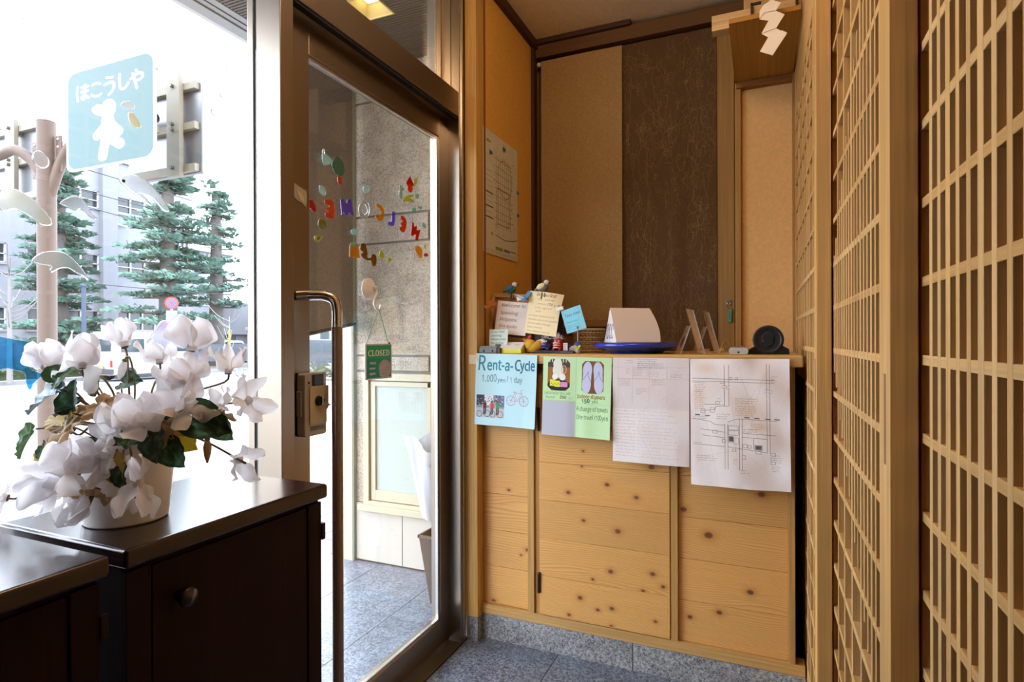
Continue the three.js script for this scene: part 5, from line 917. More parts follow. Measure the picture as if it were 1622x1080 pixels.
// ---------------------------------------------------------------- door lock, hook and hanging sign
{
  const lm = M(0xb9aea4, 0.42, { metalness: 0.35 });
  const o = thing('electronic_lock', 'boxy grey metal lock with taped paper and thumb turn on the door stile', 'lock', [-1.0995, 0.905, -1.184]);
  own(o, 'base_plate', bx(0, 0.008, -0.002, 0.162, -0.036, 0.038, 0.002), M(0x4a4038, 0.5, { metalness: 0.5 }));
  own(o, 'case', (() => { const s = poly([-34, 0, 34, 0, 38, 4, 38, 158, 34, 160, -34, 160, -38, 156, -38, 4]); const g = new THREE.ExtrudeGeometry(s, { depth: 0.020, bevelEnabled: true, bevelSize: 0.002, bevelThickness: 0.003, bevelSegments: 2 }); g.rotateY(Math.PI / 2); return g.translate(0.008, 0, 0); })(), lm);
  own(o, 'sensor_window', bx(0.0305, 0.0325, 0.128, 0.157, -0.028, 0.014, 0.001), P(0x15171c, 0.15));
  own(o, 'side_key', bx(0.004, 0.020, 0.05, 0.115, 0.0365, 0.042, 0.002), M(0xb9aca0, 0.4, { metalness: 0.6 }));
  const tex = canvasTex(200, 300, (c, w, h) => { c.fillStyle = '#c9b68f'; c.fillRect(0, 0, w, h); for (let i = 0; i < 40; i++) { c.strokeStyle = `rgba(120,95,60,${rnd(0.14)})`; c.lineWidth = rnd(5, 1); c.beginPath(); c.moveTo(rnd(w), rnd(h)); c.lineTo(rnd(w), rnd(h)); c.stroke(); } });
  own(o, 'paper_tape', sheet(0.062, 0.098, (x, y) => Math.max(0, x - 0.42) * 0.08 * (y > -0.1 ? 1 : 0), 12), paper(tex), [0.0342, 0.078, -0.006], [0, Math.PI / 2, 0], 'beige taped paper');
  own(o, 'thumb_turn', new THREE.CylinderGeometry(0.012, 0.014, 0.010, 24).rotateZ(-Math.PI / 2), M(0x2a2624, 0.4, { metalness: 0.5 }), [0.0385, 0.088, -0.006]); own(o, 'turn_bar', bx(0.040, 0.050, 0.076, 0.101, -0.0085, -0.0035, 0.002), chrome);
  own(o, 'torn_flap', poly3([[0.036, 0.094, -0.018], [0.036, 0.074, -0.016], [0.052, 0.074, -0.034]]), M(0xd6c8a8, 0.8, { side: THREE.DoubleSide }));
  const lt = canvasTex(256, 48, (c, w, h) => { c.fillStyle = '#7d736a'; c.fillRect(0, 0, w, h); c.fillStyle = '#2e2a28'; c.fillRect(10, 4, 150, 9); c.font = 'bold 22px sans-serif'; c.fillText('LOCK', 30, 40); });
  own(o, 'label_plate', new THREE.BoxGeometry(0.05, 0.011, 0.001), M(0xffffff, 0.5, { map: lt }), [0.0315, 0.017, -0.006], [0, Math.PI / 2, 0]);
  own(o, 'screw', new THREE.CylinderGeometry(0.003, 0.003, 0.002, 12).rotateZ(Math.PI / 2), M(0x3a3634, 0.4, { metalness: 0.7 }), [0.0315, 0.137, 0.026]);
}
function poly3(pts) { const g = new THREE.BufferGeometry(), a = []; for (let i = 1; i < pts.length - 1; i++) a.push(...pts[0], ...pts[i], ...pts[i + 1]); g.setAttribute('position', new THREE.Float32BufferAttribute(a, 3)); g.computeVertexNormals(); return g; }
{
  const o = thing('paper_scrap', 'torn beige paper scrap taped to the upper door stile', 'paper', [-1.099, 1.505, -1.163]);
  const s = new THREE.Shape([[-22, 50], [0, 44], [22, 38], [24, 22], [22, 8], [20, -6], [8, 4], [-8, 6], [-22, 14]].map(([a, b]) => new THREE.Vector2(a * .001, b * .001))), g = new THREE.ExtrudeGeometry(s, { depth: 0.0008, bevelEnabled: false }); g.rotateY(Math.PI / 2);
  own(o, 'scrap', g, M(0xa09686, 0.9)); const c = new THREE.ExtrudeGeometry(poly([-14, 36, 12, 26, 14, 6, -4, 12]), { depth: 0.0008, bevelEnabled: false }); c.rotateY(Math.PI / 2); own(o, 'loose_fold', c, M(0xbba680, 0.9), [0.0016, 0, 0], [0, 0.05, 0.05]);
}
{
  const wm = P(0xf0ece6, 0.35, { transmission: 0.15 });
  const o = thing('suction_hook', 'white plastic suction cup hook stuck on the door glass', 'hook', [-1.1165, 1.309, -1.469]);
  own(o, 'cup', lathe([[0, 0], [0.034, 0], [0.035, 0.002], [0.028, 0.006], [0.012, 0.011], [0, 0.012]], 36).rotateZ(-Math.PI / 2), wm); own(o, 'nub', lathe([[0, 0], [0.009, 0], [0.008, 0.007], [0, 0.008]], 20).rotateZ(-Math.PI / 2).translate(0.011, 0.004, -0.016), wm);
  own(o, 'hook', tube([[0.016, 0.006, -0.02], [0.017, -0.012, -0.018], [0.017, -0.030, -0.008], [0.018, -0.047, -0.004], [0.020, -0.060, -0.014], [0.021, -0.062, -0.026], [0.021, -0.048, -0.034]], 0.0036, 36, 10), wm);
  const tex = canvasTex(512, 440, (c, w, h) => {
    c.fillStyle = '#d6ccc4'; c.fillRect(0, 0, w, h); c.fillStyle = '#12a066'; c.fillRect(18, 16, w - 36, h - 32); c.fillStyle = '#0e8a76'; c.fillRect(18, 190, w - 36, h - 206);
    c.fillStyle = '#f4ece2'; c.font = 'bold 104px serif'; c.textAlign = 'center'; c.fillText('CLOSED', w / 2, 150, 440); c.font = 'bold 42px serif'; c.fillText('Sorry', 138, 250); c.fillText('come', 126, 315); c.fillText('again', 128, 380);
    c.fillStyle = '#a9a29c'; c.beginPath(); for (let k = 0; k <= 40; k++) { const a = Math.PI + k / 40 * Math.PI * 1.5, r = 120 + (k % 2) * 14; c.lineTo(370 + Math.cos(a) * r, 320 + Math.sin(a) * r * 0.95); } c.lineTo(270, 410); c.fill(); for (let k = 0; k < 120; k++) { c.fillStyle = k % 2 ? '#c8c2bc' : '#8d8782'; c.beginPath(); c.arc(290 + rnd(170), 230 + rnd(170), rnd(7, 2), 0, 7); c.fill(); }
  });
  const q = thing('closed_sign', 'green CLOSED sign with white lettering hanging by string from the suction hook', 'sign', [-1.098, 1.030, -1.493]); q.rotation.set(0, Math.PI / 2, 0);
  own(q, 'board', new RoundedBoxGeometry(0.135, 0.110, 0.004, 1, 0.001).translate(0, 0.055, 0), M(0xc2b8b0, 0.6)); own(q, 'print', new THREE.BoxGeometry(0.134, 0.109, 0.0006).translate(0, 0.055, 0.0024), M(0xffffff, 0.5, { map: tex }));
  own(q, 'string', join([cyl([0.002, 0.218, 0.0], [-0.060, 0.110, 0], 0.0012, 0.0012, 6), cyl([0.004, 0.218, 0.0], [0.052, 0.110, 0], 0.0012, 0.0012, 6)]), M(0x4aa084, 0.7)); own(q, 'knot', new THREE.SphereGeometry(0.004, 8, 6), M(0x2a7a60, 0.7), [0.052, 0.112, 0.003]);
}

// ---------------------------------------------------------------- soft gel stickers on the door and window glass
const gel = (color, o = {}) => P(color, o.r ?? 0.12, { transmission: o.t ?? 0.86, thickness: 0, ior: 1.45, clearcoat: 0.6, ...(o.x ?? {}) });
const gels = { red: gel(0xe2483a), orange: gel(0xea7a3c), amber: gel(0xeebf58), purple: gel(0xa58ae0), clear: gel(0xfafcfc, { t: 1, x: { thickness: 0.003 } }), green: gel(0x86b09c), pale: gel(0xc4dccf, { t: 0.8 }), olive: gel(0xb8ae50), lemon: gel(0xdedd80), brown: gel(0xb68c34), violet: gel(0xa898ee), mint: gel(0xd0ece8, { t: 0.8 }), blue: gel(0x7fd0f0, { t: 0.9 }), white: gel(0xffffff, { t: 0.97, x: { thickness: 0.003 } }) };
// outline given in millimetres as pairs (along Z, up) about [z, y]; the sticker lies on the glass plane x
function gelShape(flat, round) { const f = flat.map((v, i) => i % 2 ? v : -v), s = round ? smooth(f) : poly(f); const g = new THREE.ExtrudeGeometry(s, { depth: 0.0014, bevelEnabled: true, bevelSize: 0.0012, bevelThickness: 0.0012, bevelSegments: 2, curveSegments: 6 }); return g.rotateY(Math.PI / 2); }
function sticker(label, cat, x, [z, y], flat, mat, o = {}) {
  const t = thing(o.name ?? 'gel_sticker', label, cat, [x, y, z], o.group);
  own(t, o.part ?? 'shape', gelShape(flat, o.round ?? true), mat);
  for (const [n, f, m, c = [0, 0]] of o.more ?? []) own(t, n, gelShape(f, true), m, [0.0008, c[1] * 0.001, c[0] * 0.001]);
  return t;
}
const DX = -1.1155, LT = { name: 'gel_letter', group: 'mirrored welcome letters on the door glass' };
sticker('red gel letter W, first of the mirrored welcome letters at the right', 'letter sticker', DX, [-1.729, 1.533], [16, 28, 9, 26, 7, 13, -11, 20, -8, 4, -33, 10, -17, -29, -2, -28, -5, -8, 16, -18, 25, -16], gels.red, { ...LT, round: false });
sticker('small orange gel letter E between the red W and violet L', 'letter sticker', DX, [-1.651, 1.546], [7, 23, -7, 24, -23, 11, -10, -27, 13, -23, 15, -17, 1, -11, 7, 0, -7, 8, 7, 16], gels.orange, LT);
sticker('violet gel letter L, mirrored, between the orange E and amber C', 'letter sticker', DX, [-1.59, 1.545], [-3, 27, -16, 30, -11, -13, 0, -18, 20, -15, 13, -8, 0, -6], gels.violet, LT);
sticker('amber gel letter C, mirrored, next to the clear O', 'letter sticker', DX, [-1.524, 1.555], [13, 27, -14, 21, -24, 5, -14, -19, 1, -23, 18, -18, 18, -12, -2, -10, -9, -1, -4, 13, 15, 19], gels.amber, LT);
{ // ring
  const s = smooth([1, 27, 19, 21, 24, 5, 17, -16, 1, -27, -18, -23, -26, -6, -17, 15]), h = smooth([0, 16, 10, 10, 14, 0, 3, -14, -9, -11, -10, 1]); s.holes.push(new THREE.Path(h.getPoints(4)));
  const t = thing('gel_letter', 'clear oval gel letter O between the purple M and amber C', 'letter sticker', [DX, 1.551, -1.447], 'mirrored welcome letters on the door glass');
  own(t, 'shape', new THREE.ExtrudeGeometry(s, { depth: 0.0014, bevelEnabled: true, bevelSize: 0.0012, bevelThickness: 0.0012, bevelSegments: 2 }).rotateY(Math.PI / 2), gels.clear);
}
sticker('purple gel letter M on the dark blind background', 'letter sticker', DX, [-1.366, 1.538], [26, 19, 15, 22, 0, 10, -5, 26, -18, 29, -29, -14, -17, -16, -11, -5, -2, -17, 8, -20, 16, -11, 23, -22], gels.purple, { ...LT, round: false });
sticker('large orange red gel letter E left of the purple M', 'letter sticker', DX, [-1.287, 1.518], [14, 21, -18, 27, -21, -18, 0, -24, 11, -20, 10, -13, -5, -7, 9, 0, -4, 6, -6, 13, 11, 13], gels.orange, LT);
const G = { group: 'small gel stickers on the door glass' };
sticker('green cloud-shaped gel tree with an orange trunk', 'sticker', DX, [-1.326, 1.651], [1, 27, -13, 22, -22, 15, -28, -6, -17, -24, -1, -25, 13, -20, 16, -13, 22, -5, 17, 10, 8, 21], gels.green, { name: 'gel_tree', part: 'crown', more: [['trunk', [8, 8, -4, 11, -7, -7, 4, -10], gels.orange, [-9, -41]]] });
sticker('clear gel cup with a curl of steam, beside the green tree', 'sticker', DX, [-1.279, 1.655], [13, 12, -9, 12, -20, 2, -12, -8, 8, -14, 13, -5], gels.mint, { name: 'gel_cup', part: 'cup', more: [['steam', [14, 24, 11, 26, 9, 12, 13, 12], gels.white]] });
sticker('pale mint gel leaf above the red fin shape', 'sticker', DX, [-1.263, 1.566], [9, 11, -4, 11, -12, 0, -9, -12, 4, -8, 10, 0], gels.mint, { ...G, name: 'gel_leaf' });
sticker('pale mint gel leaf above the clear letter O', 'sticker', DX, [-1.456, 1.616], [9, 6, -14, 13, -12, -3, 7, -12, 12, -4], gels.mint, { ...G, name: 'gel_leaf' });
sticker('red fin-shaped gel sticker nearest the door stile', 'sticker', DX, [-1.221, 1.513], [7, 14, -5, 15, -15, -9, -9, -12, 4, -5, 13, -5, 7, 1], gels.red, { ...G, name: 'gel_fin' });
sticker('olive gel animal face below the large orange E', 'sticker', DX, [-1.264, 1.472], [13, 10, 2, 13, -10, 10, -14, 4, -13, -6, -2, -15, 7, -15, 16, -5], gels.olive, { ...G, name: 'gel_creature', more: [['muzzle', [8, 4, -8, 4, -6, -6, 4, -7], gels.pale, [0, -8]]] });
sticker('yellow gel flower below the olive animal face', 'sticker', DX, [-1.245, 1.431], [9, 4, -3, 7, -17, 7, -10, -1, 0, -9, 10, -8, 12, -3], gels.lemon, { ...G, name: 'gel_flower', more: [['flower_centre', [3, 3, -3, 3, -3, -3, 3, -3], gels.olive]] });
sticker('round mint gel dot above the amber bucket', 'sticker', DX, [-1.402, 1.476], [15, -1, 4, 7, -12, 7, -15, 1, -4, -8, 10, -9], gels.mint, { ...G, name: 'gel_dot' });
sticker('square amber gel bucket with a pale lid', 'sticker', DX, [-1.4, 1.412], [20, 17, -18, 23, -22, -12, 0, -13, 22, -14], gels.amber, { ...G, name: 'gel_bucket', round: false, more: [['lid', [15, -2, 1, 6, -17, 2, -12, -2, 12, -5], gels.pale, [4, 25]]] });
sticker('brown gel animal with a long curved tail beside the bucket', 'sticker', DX, [-1.466, 1.412], [33, 30, 18, 34, 6, 7, 7, -5, -10, -7, -19, 5, -34, 7, -40, -5, -34, -26, -22, -27, -16, -13, 7, -14, 19, -12, 33, 0, 21, 7, 37, 15], gels.brown, { ...G, name: 'gel_animal' });
sticker('pale lemon gel leaf right of the brown gel animal', 'sticker', DX, [-1.532, 1.425], [-1, 13, -16, -6, 9, -9, 7, 3], gels.lemon, { ...G, name: 'gel_leaf' });
sticker('small yellow gel star at the lower middle of the door glass', 'sticker', DX, [-1.575, 1.413], [9, 11, -2, 5, -19, 3, -6, -2, -1, -9, 4, -2, 12, -4, 5, 3], gels.lemon, { ...G, name: 'gel_star', round: false });
sticker('red roofed gel house with an orange wall', 'sticker', DX, [-1.698, 1.694], [-1, 22, -25, -1, -13, -7, 2, -1, 14, -10, 20, -4], gels.red, { ...G, name: 'gel_house', part: 'roof', round: false, more: [['wall', [10, 13, -13, 12, -10, -9, 2, -11, 13, -7], gels.orange, [0, -19]]] });
sticker('yellow gel bird below the red roofed house', 'sticker', DX, [-1.697, 1.639], [41, -16, 24, 2, -5, 15, -26, 17, 1, 3, -23, -2, -23, -7, 13, -10], gels.lemon, { ...G, name: 'gel_bird' });
sticker('upper green gel leaf left of the red roofed house', 'sticker', DX, [-1.65, 1.665], [13, 7, -12, 1, -9, -5, 8, -4], gels.pale, { ...G, name: 'gel_leaf' });
sticker('lower green gel leaf left of the yellow gel bird', 'sticker', DX, [-1.643, 1.644], [4, 13, -7, 13, -6, -16, 9, -10], gels.pale, { ...G, name: 'gel_leaf' });
sticker('green gel leaf right of the yellow gel bird', 'sticker', DX, [-1.742, 1.66], [10, 3, -14, 7, -8, -6, 13, -6], gels.pale, { ...G, name: 'gel_leaf' });
sticker('pale green gel leaf crossing the stone joint below the yellow bird', 'sticker', DX, [-1.722, 1.604], [14, 1, -10, 11, -12, -5, 9, -6], gels.pale, { ...G, name: 'gel_leaf' });
sticker('tiny pale green gel leaf above the red letter W', 'sticker', DX, [-1.764, 1.622], [14, 0, -11, 4, -4, -4], gels.pale, { ...G, name: 'gel_leaf' });
sticker('small yellow gel block right of the red roofed house', 'sticker', DX, [-1.734, 1.71], [8, 7, -7, 9, -7, -7, 8, -11], gels.lemon, { ...G, name: 'gel_block' });
sticker('amber drop-shaped gel sticker near the hinge side', 'sticker', DX, [-1.754, 1.466], [23, 13, -1, 17, -20, 6, -16, -21, -7, -21, 23, 3], gels.amber, { ...G, name: 'gel_drop' });
sticker('tiny red gel flower at the hinge side with a yellow leaf', 'sticker', DX, [-1.80, 1.46], [7, 3, -9, 5, -12, -1, 1, -6, 11, -3], gels.red, { ...G, name: 'gel_flower', more: [['leaf', [8, 4, -5, 6, -6, -7, 3, -5], gels.lemon, [6, 28]]] });
sticker('tiny white green gel star right of the red letter W', 'sticker', DX, [-1.79, 1.564], [13, 4, -3, 8, -11, -4, 0, -9], gels.pale, { ...G, name: 'gel_star' });
// window: dolphins, fish, drops
const WX = -1.1285, W2 = { name: 'gel_dolphin', group: 'gel dolphins on the shop window' };
sticker('clear gel dolphin leaping below the aluminium sign back', 'sticker', WX, [-0.773, 1.442], [52, 17, 34, 32, 9, 31, -17, 16, -40, -11, -46, -23, -35, -22, -17, -7, -4, 0, 13, 1, 5, -5, -8, -18, 0, -16, 21, -3, 40, 7], gels.white, { ...W2, more: [['eye', [1.5, 1.5, -1.5, 1.5, -1.5, -1.5, 1.5, -1.5], M(0x101418, 0.3), [46, 17]]] });
sticker('clear gel dolphin over the upper school windows', 'sticker', WX, [-0.649, 1.39], [30, 2, 18, 14, 4, 20, -10, 11, -17, -2, -28, -13, -22, -13, -11, -7, 0, 0, 4, -5, 14, -3, 22, 0], gels.white, W2);
sticker('clear gel dolphin crossing the brown sign post', 'sticker', WX, [-0.621, 1.283], [45, 3, 33, 17, 14, 23, -4, 22, -22, 8, -35, -8, -41, -20, -32, -13, -20, -8, -9, -2, 5, -4, 18, -12, 17, -3, 32, 0], gels.white, W2);
sticker('pale yellowish gel dolphin at the left edge of the picture', 'sticker', WX, [-0.565, 1.371], [34, 23, 17, 29, -5, 22, -24, 6, -36, -7, -38, -18, -24, -21, -10, -12, 4, -5, 17, -2, 28, -8, 34, -6], gel(0xfcfdf0, { t: 0.95, x: { thickness: 0.003 } }), W2);
sticker('bright blue gel dolphin at the left edge above the flowers', 'sticker', WX, [-0.561, 1.113], [44, 46, 31, 44, 14, 40, -4, 36, -7, 30, -2, 21, -4, 5, -9, -9, -20, -15, -26, -20, -14, -32, -10, -42, -6, -31, -3, -14, 10, -9, 23, -5, 44, -7], gels.blue, W2);
sticker('clear lavender gel seal above the flowers in front of the van', 'sticker', WX, [-0.799, 1.156], [27, -12, 17, 5, 6, 23, -8, 36, -24, 31, -27, 10, -18, -12, -13, -26, 1, -12, 14, -16, 22, -26], gel(0xeeeefa, { t: 0.97, x: { thickness: 0.003 } }), { name: 'gel_seal' });
sticker('clear lumpy gel shell on the top of the brown post', 'sticker', WX, [-0.588, 1.459], [11, 5, 2, 15, -10, 7, -11, -5, -2, -12, 8, -8], gels.white, { name: 'gel_shell' });
sticker('small white yellow gel fish beside the walking figure\'s head', 'sticker', WX, [-0.739, 1.609], [14, -4, 5, 5, -5, 6, -10, 2, -8, -2, 3, -7], gel(0xffffff, { t: 0.75 }), { name: 'gel_fish' });
sticker('small white yellow gel fish below the other, beside the walking figure', 'sticker', WX, [-0.749, 1.583], [10, 10, 3, 12, -4, 5, -12, -7, -4, -12, 6, -6], gel(0xfff6e0, { t: 0.75 }), { name: 'gel_fish' });
sticker('tiny grey gel leaf near the window\'s upper left', 'sticker', WX, [-0.548, 1.656], [4, 3, -3, 2, -3, -3, 3, -2], gels.pale, { name: 'gel_leaf' });
sticker('clear round gel bubble, upper of the two right of the flowers', 'sticker', WX, [-0.995, 1.077], [12, 2, -2, 11, -13, -2, 2, -10], gels.clear, { name: 'gel_bubble' });
sticker('clear round gel bubble, lower of the two right of the flowers', 'sticker', WX, [-0.965, 1.043], [17, 4, 0, 14, -18, 4, -11, -13, 10, -11], gels.clear, { name: 'gel_bubble' });
[[-0.965, 1.78, 'uppermost tiny crescent gel drop near the mullion'], [-0.948, 1.711, 'middle tiny crescent gel drop near the mullion'], [-0.926, 1.663, 'lowest tiny crescent gel drop near the mullion'], [-0.567, 1.682, 'tiny crescent gel drop at the upper left of the window'], [-0.795, 1.709, 'tiny grey gel drop right of the blue sign\'s upper corner']].forEach(([z, y, label]) => sticker(label, 'sticker', WX, [z, y], [3, 6, 0, 3, -1, -2, -6, -7, -2, -6, 3, -1], gels.clear, { name: 'gel_drop' }));

// ---------------------------------------------------------------- potted white cyclamen on the cabinet
{
  seed = 77;
  const o = thing('potted_cyclamen', 'white pot of white cyclamen flowers with dark green and yellowing leaves', 'plant', [-0.925, 0.87, -0.6]);
  own(o, 'pot', lathe([[0, 0], [0.0555, 0], [0.058, 0.003], [0.069, 0.118], [0.070, 0.125], [0.066, 0.125], [0.064, 0.115], [0.054, 0.006], [0, 0.006]], 56), P(0xf6f2ee, 0.35, { clearcoat: 0.3 }));
  own(o, 'soil', new THREE.CylinderGeometry(0.063, 0.063, 0.01, 36).translate(0, 0.105, 0), M(0x33261c, 0.95));
  const petalM = [P(0xfdfafb, 0.95, { transmission: 0.55, thickness: 0, side: THREE.DoubleSide, sheen: 0.2 }), P(0xf8f4f2, 0.95, { transmission: 0.5, thickness: 0, side: THREE.DoubleSide })];
  const dryM = P(0xc4a67e, 0.85, { transmission: 0.2, thickness: 0, side: THREE.DoubleSide }), stemM = M(0x7f8a48, 0.6), stemRed = M(0x7a5a44, 0.6), eyeM = M(0x5a2a34, 0.7);
  // one petal: base at the origin, growing along +y, cupped towards +z, widest past the middle
  function petal(L, W, cup, curl, twist, ruffle) {
    const nu = 9, nv = 12, g = new THREE.PlaneGeometry(1, 1, nu, nv), p = g.attributes.position, ph = rnd(6.28);
    for (let i = 0; i < p.count; i++) {
      const u = p.getX(i) * 2, v = p.getY(i) + 0.5, wv = W * (0.20 + 0.80 * Math.pow(Math.sin(Math.PI * Math.min(1, Math.pow(v, 0.85) * 0.93 + 0.03)), 0.75)) * (v > 0.97 ? 0.62 : 1);
      let x = u * wv / 2, y = v * L, z = cup * (u * u) * wv * 0.6 - curl * v * v * L + ruffle * Math.sin(v * 9 + u * 3 + ph) * Math.abs(u) * 0.004;
      const a = twist * v, c = Math.cos(a), s = Math.sin(a); p.setXYZ(i, x * c - z * s, y, x * s + z * c);
    }
    g.computeVertexNormals(); return g;
  }
  const Q = (d) => new THREE.Quaternion().setFromUnitVectors(V(0, 1, 0), V(...d).normalize());
  // flower: base point, axis of the throat, opening of the petals, petal length; petals reflex away from the throat
  function flower(at, axis, open, L, { n = 5, W = 0.62, mat = petalM[0], stem = [0, 0.11, 0], roll = 0, curl = 0.12, droop = false, eye = true, spread } = {}) {
    const f = new THREE.Group(); f.name = 'flower'; f.position.set(...at.map((v) => v * 0.001)); f.quaternion.copy(Q(axis)); o.add(f);
    for (let k = 0; k < n; k++) {
      const a = roll + k * 6.283 / n + rnd(0.16, -0.16), op = (spread?.[k] ?? open) + rnd(0.12, -0.12), len = L * 0.86 * rnd(1.08, 0.9);
      const m = lit(new THREE.Mesh(petal(len, len * W * rnd(1.1, 0.92), rnd(0.55, 0.2), curl + rnd(0.10, -0.06), rnd(0.5, -0.5), 1), mat)); m.name = 'petal';
      m.quaternion.setFromEuler(new THREE.Euler(0, a, 0)).multiply(new THREE.Quaternion().setFromEuler(new THREE.Euler(op, 0, 0))); m.position.set(Math.sin(a) * 0.004, 0, Math.cos(a) * 0.004); f.add(m);
    }
    const c = lit(new THREE.Mesh(lathe([[0, -0.007], [0.005, -0.006], [0.0075, 0], [0.006, 0.004], [0, 0.005]], 14), mat === dryM ? dryM : eye ? petalM[1] : petalM[1])); c.name = 'throat'; f.add(c);
    const e = lit(new THREE.Mesh(new THREE.TorusGeometry(0.0042, 0.0014, 6, 14).rotateX(Math.PI / 2).translate(0, -0.006, 0), eyeM)); e.name = 'throat_rim'; f.add(e);
    if (stem) { const A = V(...at).multiplyScalar(0.001), S = V(...stem), m1 = S.clone().lerp(A, 0.45).add(V(0, 0.02, 0)), back = V(...axis).normalize().multiplyScalar(droop ? 0.018 : -0.016); own(o, 'stem', tube([S.toArray(), m1.toArray(), A.clone().add(back).toArray(), A.toArray()], 0.0017, 22, 7), rnd() < 0.6 ? stemM : stemRed); }
    return f;
  }
  const up = [0, 1, 0];
  flower([-95, 240, 62], [-0.1, 1, 0.1], 0.42, 0.050, { roll: 0.4, W: 0.85, stem: [-0.02, 0.125, 0.02] });
  flower([-95, 240, 62], [0.3, -0.3, 0.6], 1.2, 0.040, { n: 2, roll: 0.8, W: 0.8, stem: null });
  flower([-22, 246, 52], [0.1, 1, 0.1], 0.40, 0.056, { roll: 0.9, W: 0.9, stem: [0.0, 0.12, 0.02], n: 4 });
  flower([-22, 244, 54], [0.4, -0.7, 0.5], 0.7, 0.050, { n: 2, roll: 1.4, W: 0.75, stem: null });
  flower([-34, 276, -18], [-0.35, 1, 0.1], 0.36, 0.048, { roll: 0.2, W: 0.62, stem: [0.0, 0.12, -0.01] });
  flower([19, 250, -41], [0.1, 1, 0.2], 0.75, 0.046, { roll: 0.7, W: 0.75, stem: [0.03, 0.12, -0.01] });
  flower([98, 270, -39], [0.0, 1, -0.1], 0.36, 0.060, { roll: 0.1, W: 0.85, n: 4, stem: [0.03, 0.12, -0.01] });
  flower([106, 218, -26], [0.0, 0.9, 0.4], 0.85, 0.056, { roll: 0.5, W: 0.8, stem: [0.03, 0.12, 0] });
  flower([106, 218, -16], [0.2, 1, 0.3], 0.3, 0.050, { roll: 0.9, W: 0.8, n: 3, stem: null });
  flower([134, 234, -76], [0.1, 1, 0.1], 0.82, 0.052, { roll: 0.35, W: 0.42, stem: [0.03, 0.12, -0.02] });
  flower([182, 186, -72], [0.9, 0.15, 0.0], 1.1, 0.048, { roll: 0.3, W: 0.72, stem: [0.03, 0.12, -0.01] });
  flower([152, 176, -44], [0.1, 0.6, 0.6], 1.0, 0.040, { roll: 0.9, W: 0.7, n: 4, stem: [0.03, 0.12, 0] });
  flower([118, 188, 4], [0.0, 0.75, 0.7], 1.1, 0.058, { roll: 0.15, W: 0.78, stem: [0.03, 0.12, 0.02] });
  flower([140, 180, 0], [0.5, 0.5, 0.5], 1.35, 0.052, { roll: 0.5, W: 0.6, n: 4, stem: [0.03, 0.12, 0.01] });
  flower([84, 158, 55], [0.0, 0.95, 0.3], 0.55, 0.052, { roll: 0.1, W: 0.9, stem: [0.02, 0.12, 0.03] });
  flower([64, 150, 66], [-0.1, 0.4, 0.9], 1.5, 0.046, { roll: 0.6, W: 0.6, stem: null });
  flower([98, 160, 42], [0.3, 0.7, 0.5], 1.15, 0.052, { roll: 0.5, W: 0.72, n: 4, stem: [0.03, 0.12, 0.02] });
  flower([18, 92, 88], [-0.1, 1, 0.15], 0.35, 0.062, { roll: 0.3, W: 0.9, stem: [0.0, 0.12, 0.03] });
  flower([60, 112, 80], [0.2, 0.1, 1], 1.25, 0.042, { roll: 0.2, W: 0.8, stem: [0.02, 0.12, 0.03] });
  flower([-22, 74, 84], [-0.9, -0.1, 0.3], 0.7, 0.058, { roll: 0.2, W: 0.62, stem: [-0.01, 0.12, 0.03], droop: true });
  flower([-12, 76, 92], [-0.6, -0.6, 0.5], 0.55, 0.066, { roll: 0.9, W: 0.6, n: 4, stem: null });
  flower([40, 72, 88], [-0.3, -0.3, 0.8], 1.0, 0.060, { roll: 0.4, W: 0.72, stem: [0.01, 0.12, 0.04], droop: true });
  flower([30, 60, 92], [0.1, -1, 0.3], 0.55, 0.046, { roll: 0.2, W: 0.6, n: 3, stem: null });
  flower([126, 80, 66], [0.0, -1, 0.2], 0.55, 0.056, { roll: 0.5, W: 0.58, stem: [0.04, 0.125, 0.03], droop: true });
  flower([126, 84, 66], [0.0, 1, 0.1], 0.35, 0.044, { roll: 0.8, W: 0.36, n: 3, stem: null });
  flower([168, 94, -66], [0.8, -0.25, 0.1], 0.85, 0.048, { roll: 0.3, W: 0.6, n: 4, stem: [0.04, 0.125, -0.01], droop: true });
  flower([-150, 40, 92], [-0.5, 0.2, 0.6], 1.0, 0.056, { roll: 0.3, W: 0.75, stem: [-0.03, 0.12, 0.03] });
  // hanging buds, wilted heads
  for (const [at, tip, mat, m0] of [[[-2, 250, 1], [-10, 220, 5], petalM[1], [0.01, 0.12, 0]], [[136, 128, -36], [138, 92, -34], dryM, [0.04, 0.12, -0.01]], [[-8, 220, 40], [-14, 200, 42], stemM, [0, 0.12, 0.01]]]) {
    const A = V(...at).multiplyScalar(0.001), T = V(...tip).multiplyScalar(0.001), b = new THREE.Group(); b.name = 'bud'; b.position.copy(A); b.quaternion.copy(Q(T.clone().sub(A).toArray())); o.add(b);
    const m = lit(new THREE.Mesh(lathe([[0, 0], [0.004, 0.003], [0.0062, 0.012], [0.005, 0.024], [0.0015, A.distanceTo(T)], [0, A.distanceTo(T) + 0.001]], 12), mat)); m.name = 'bud_petals'; b.add(m);
    const c = lit(new THREE.Mesh(new THREE.SphereGeometry(0.0042, 10, 8).scale(1, 0.7, 1), stemM)); c.name = 'bud_cap'; b.add(c);
    own(o, 'stem', tube([m0, V(...m0).lerp(A, 0.6).add(V(0.018, 0.02, 0)).toArray(), A.clone().add(V(0.008, 0.008, 0)).toArray(), A.toArray()], 0.0016, 20, 6), stemM);
  }
  flower([20, 184, 50], [0.1, 0.8, 0.5], 1.1, 0.030, { mat: dryM, roll: 0.2, W: 0.8, stem: [0, 0.12, 0.01], curl: -0.4 });
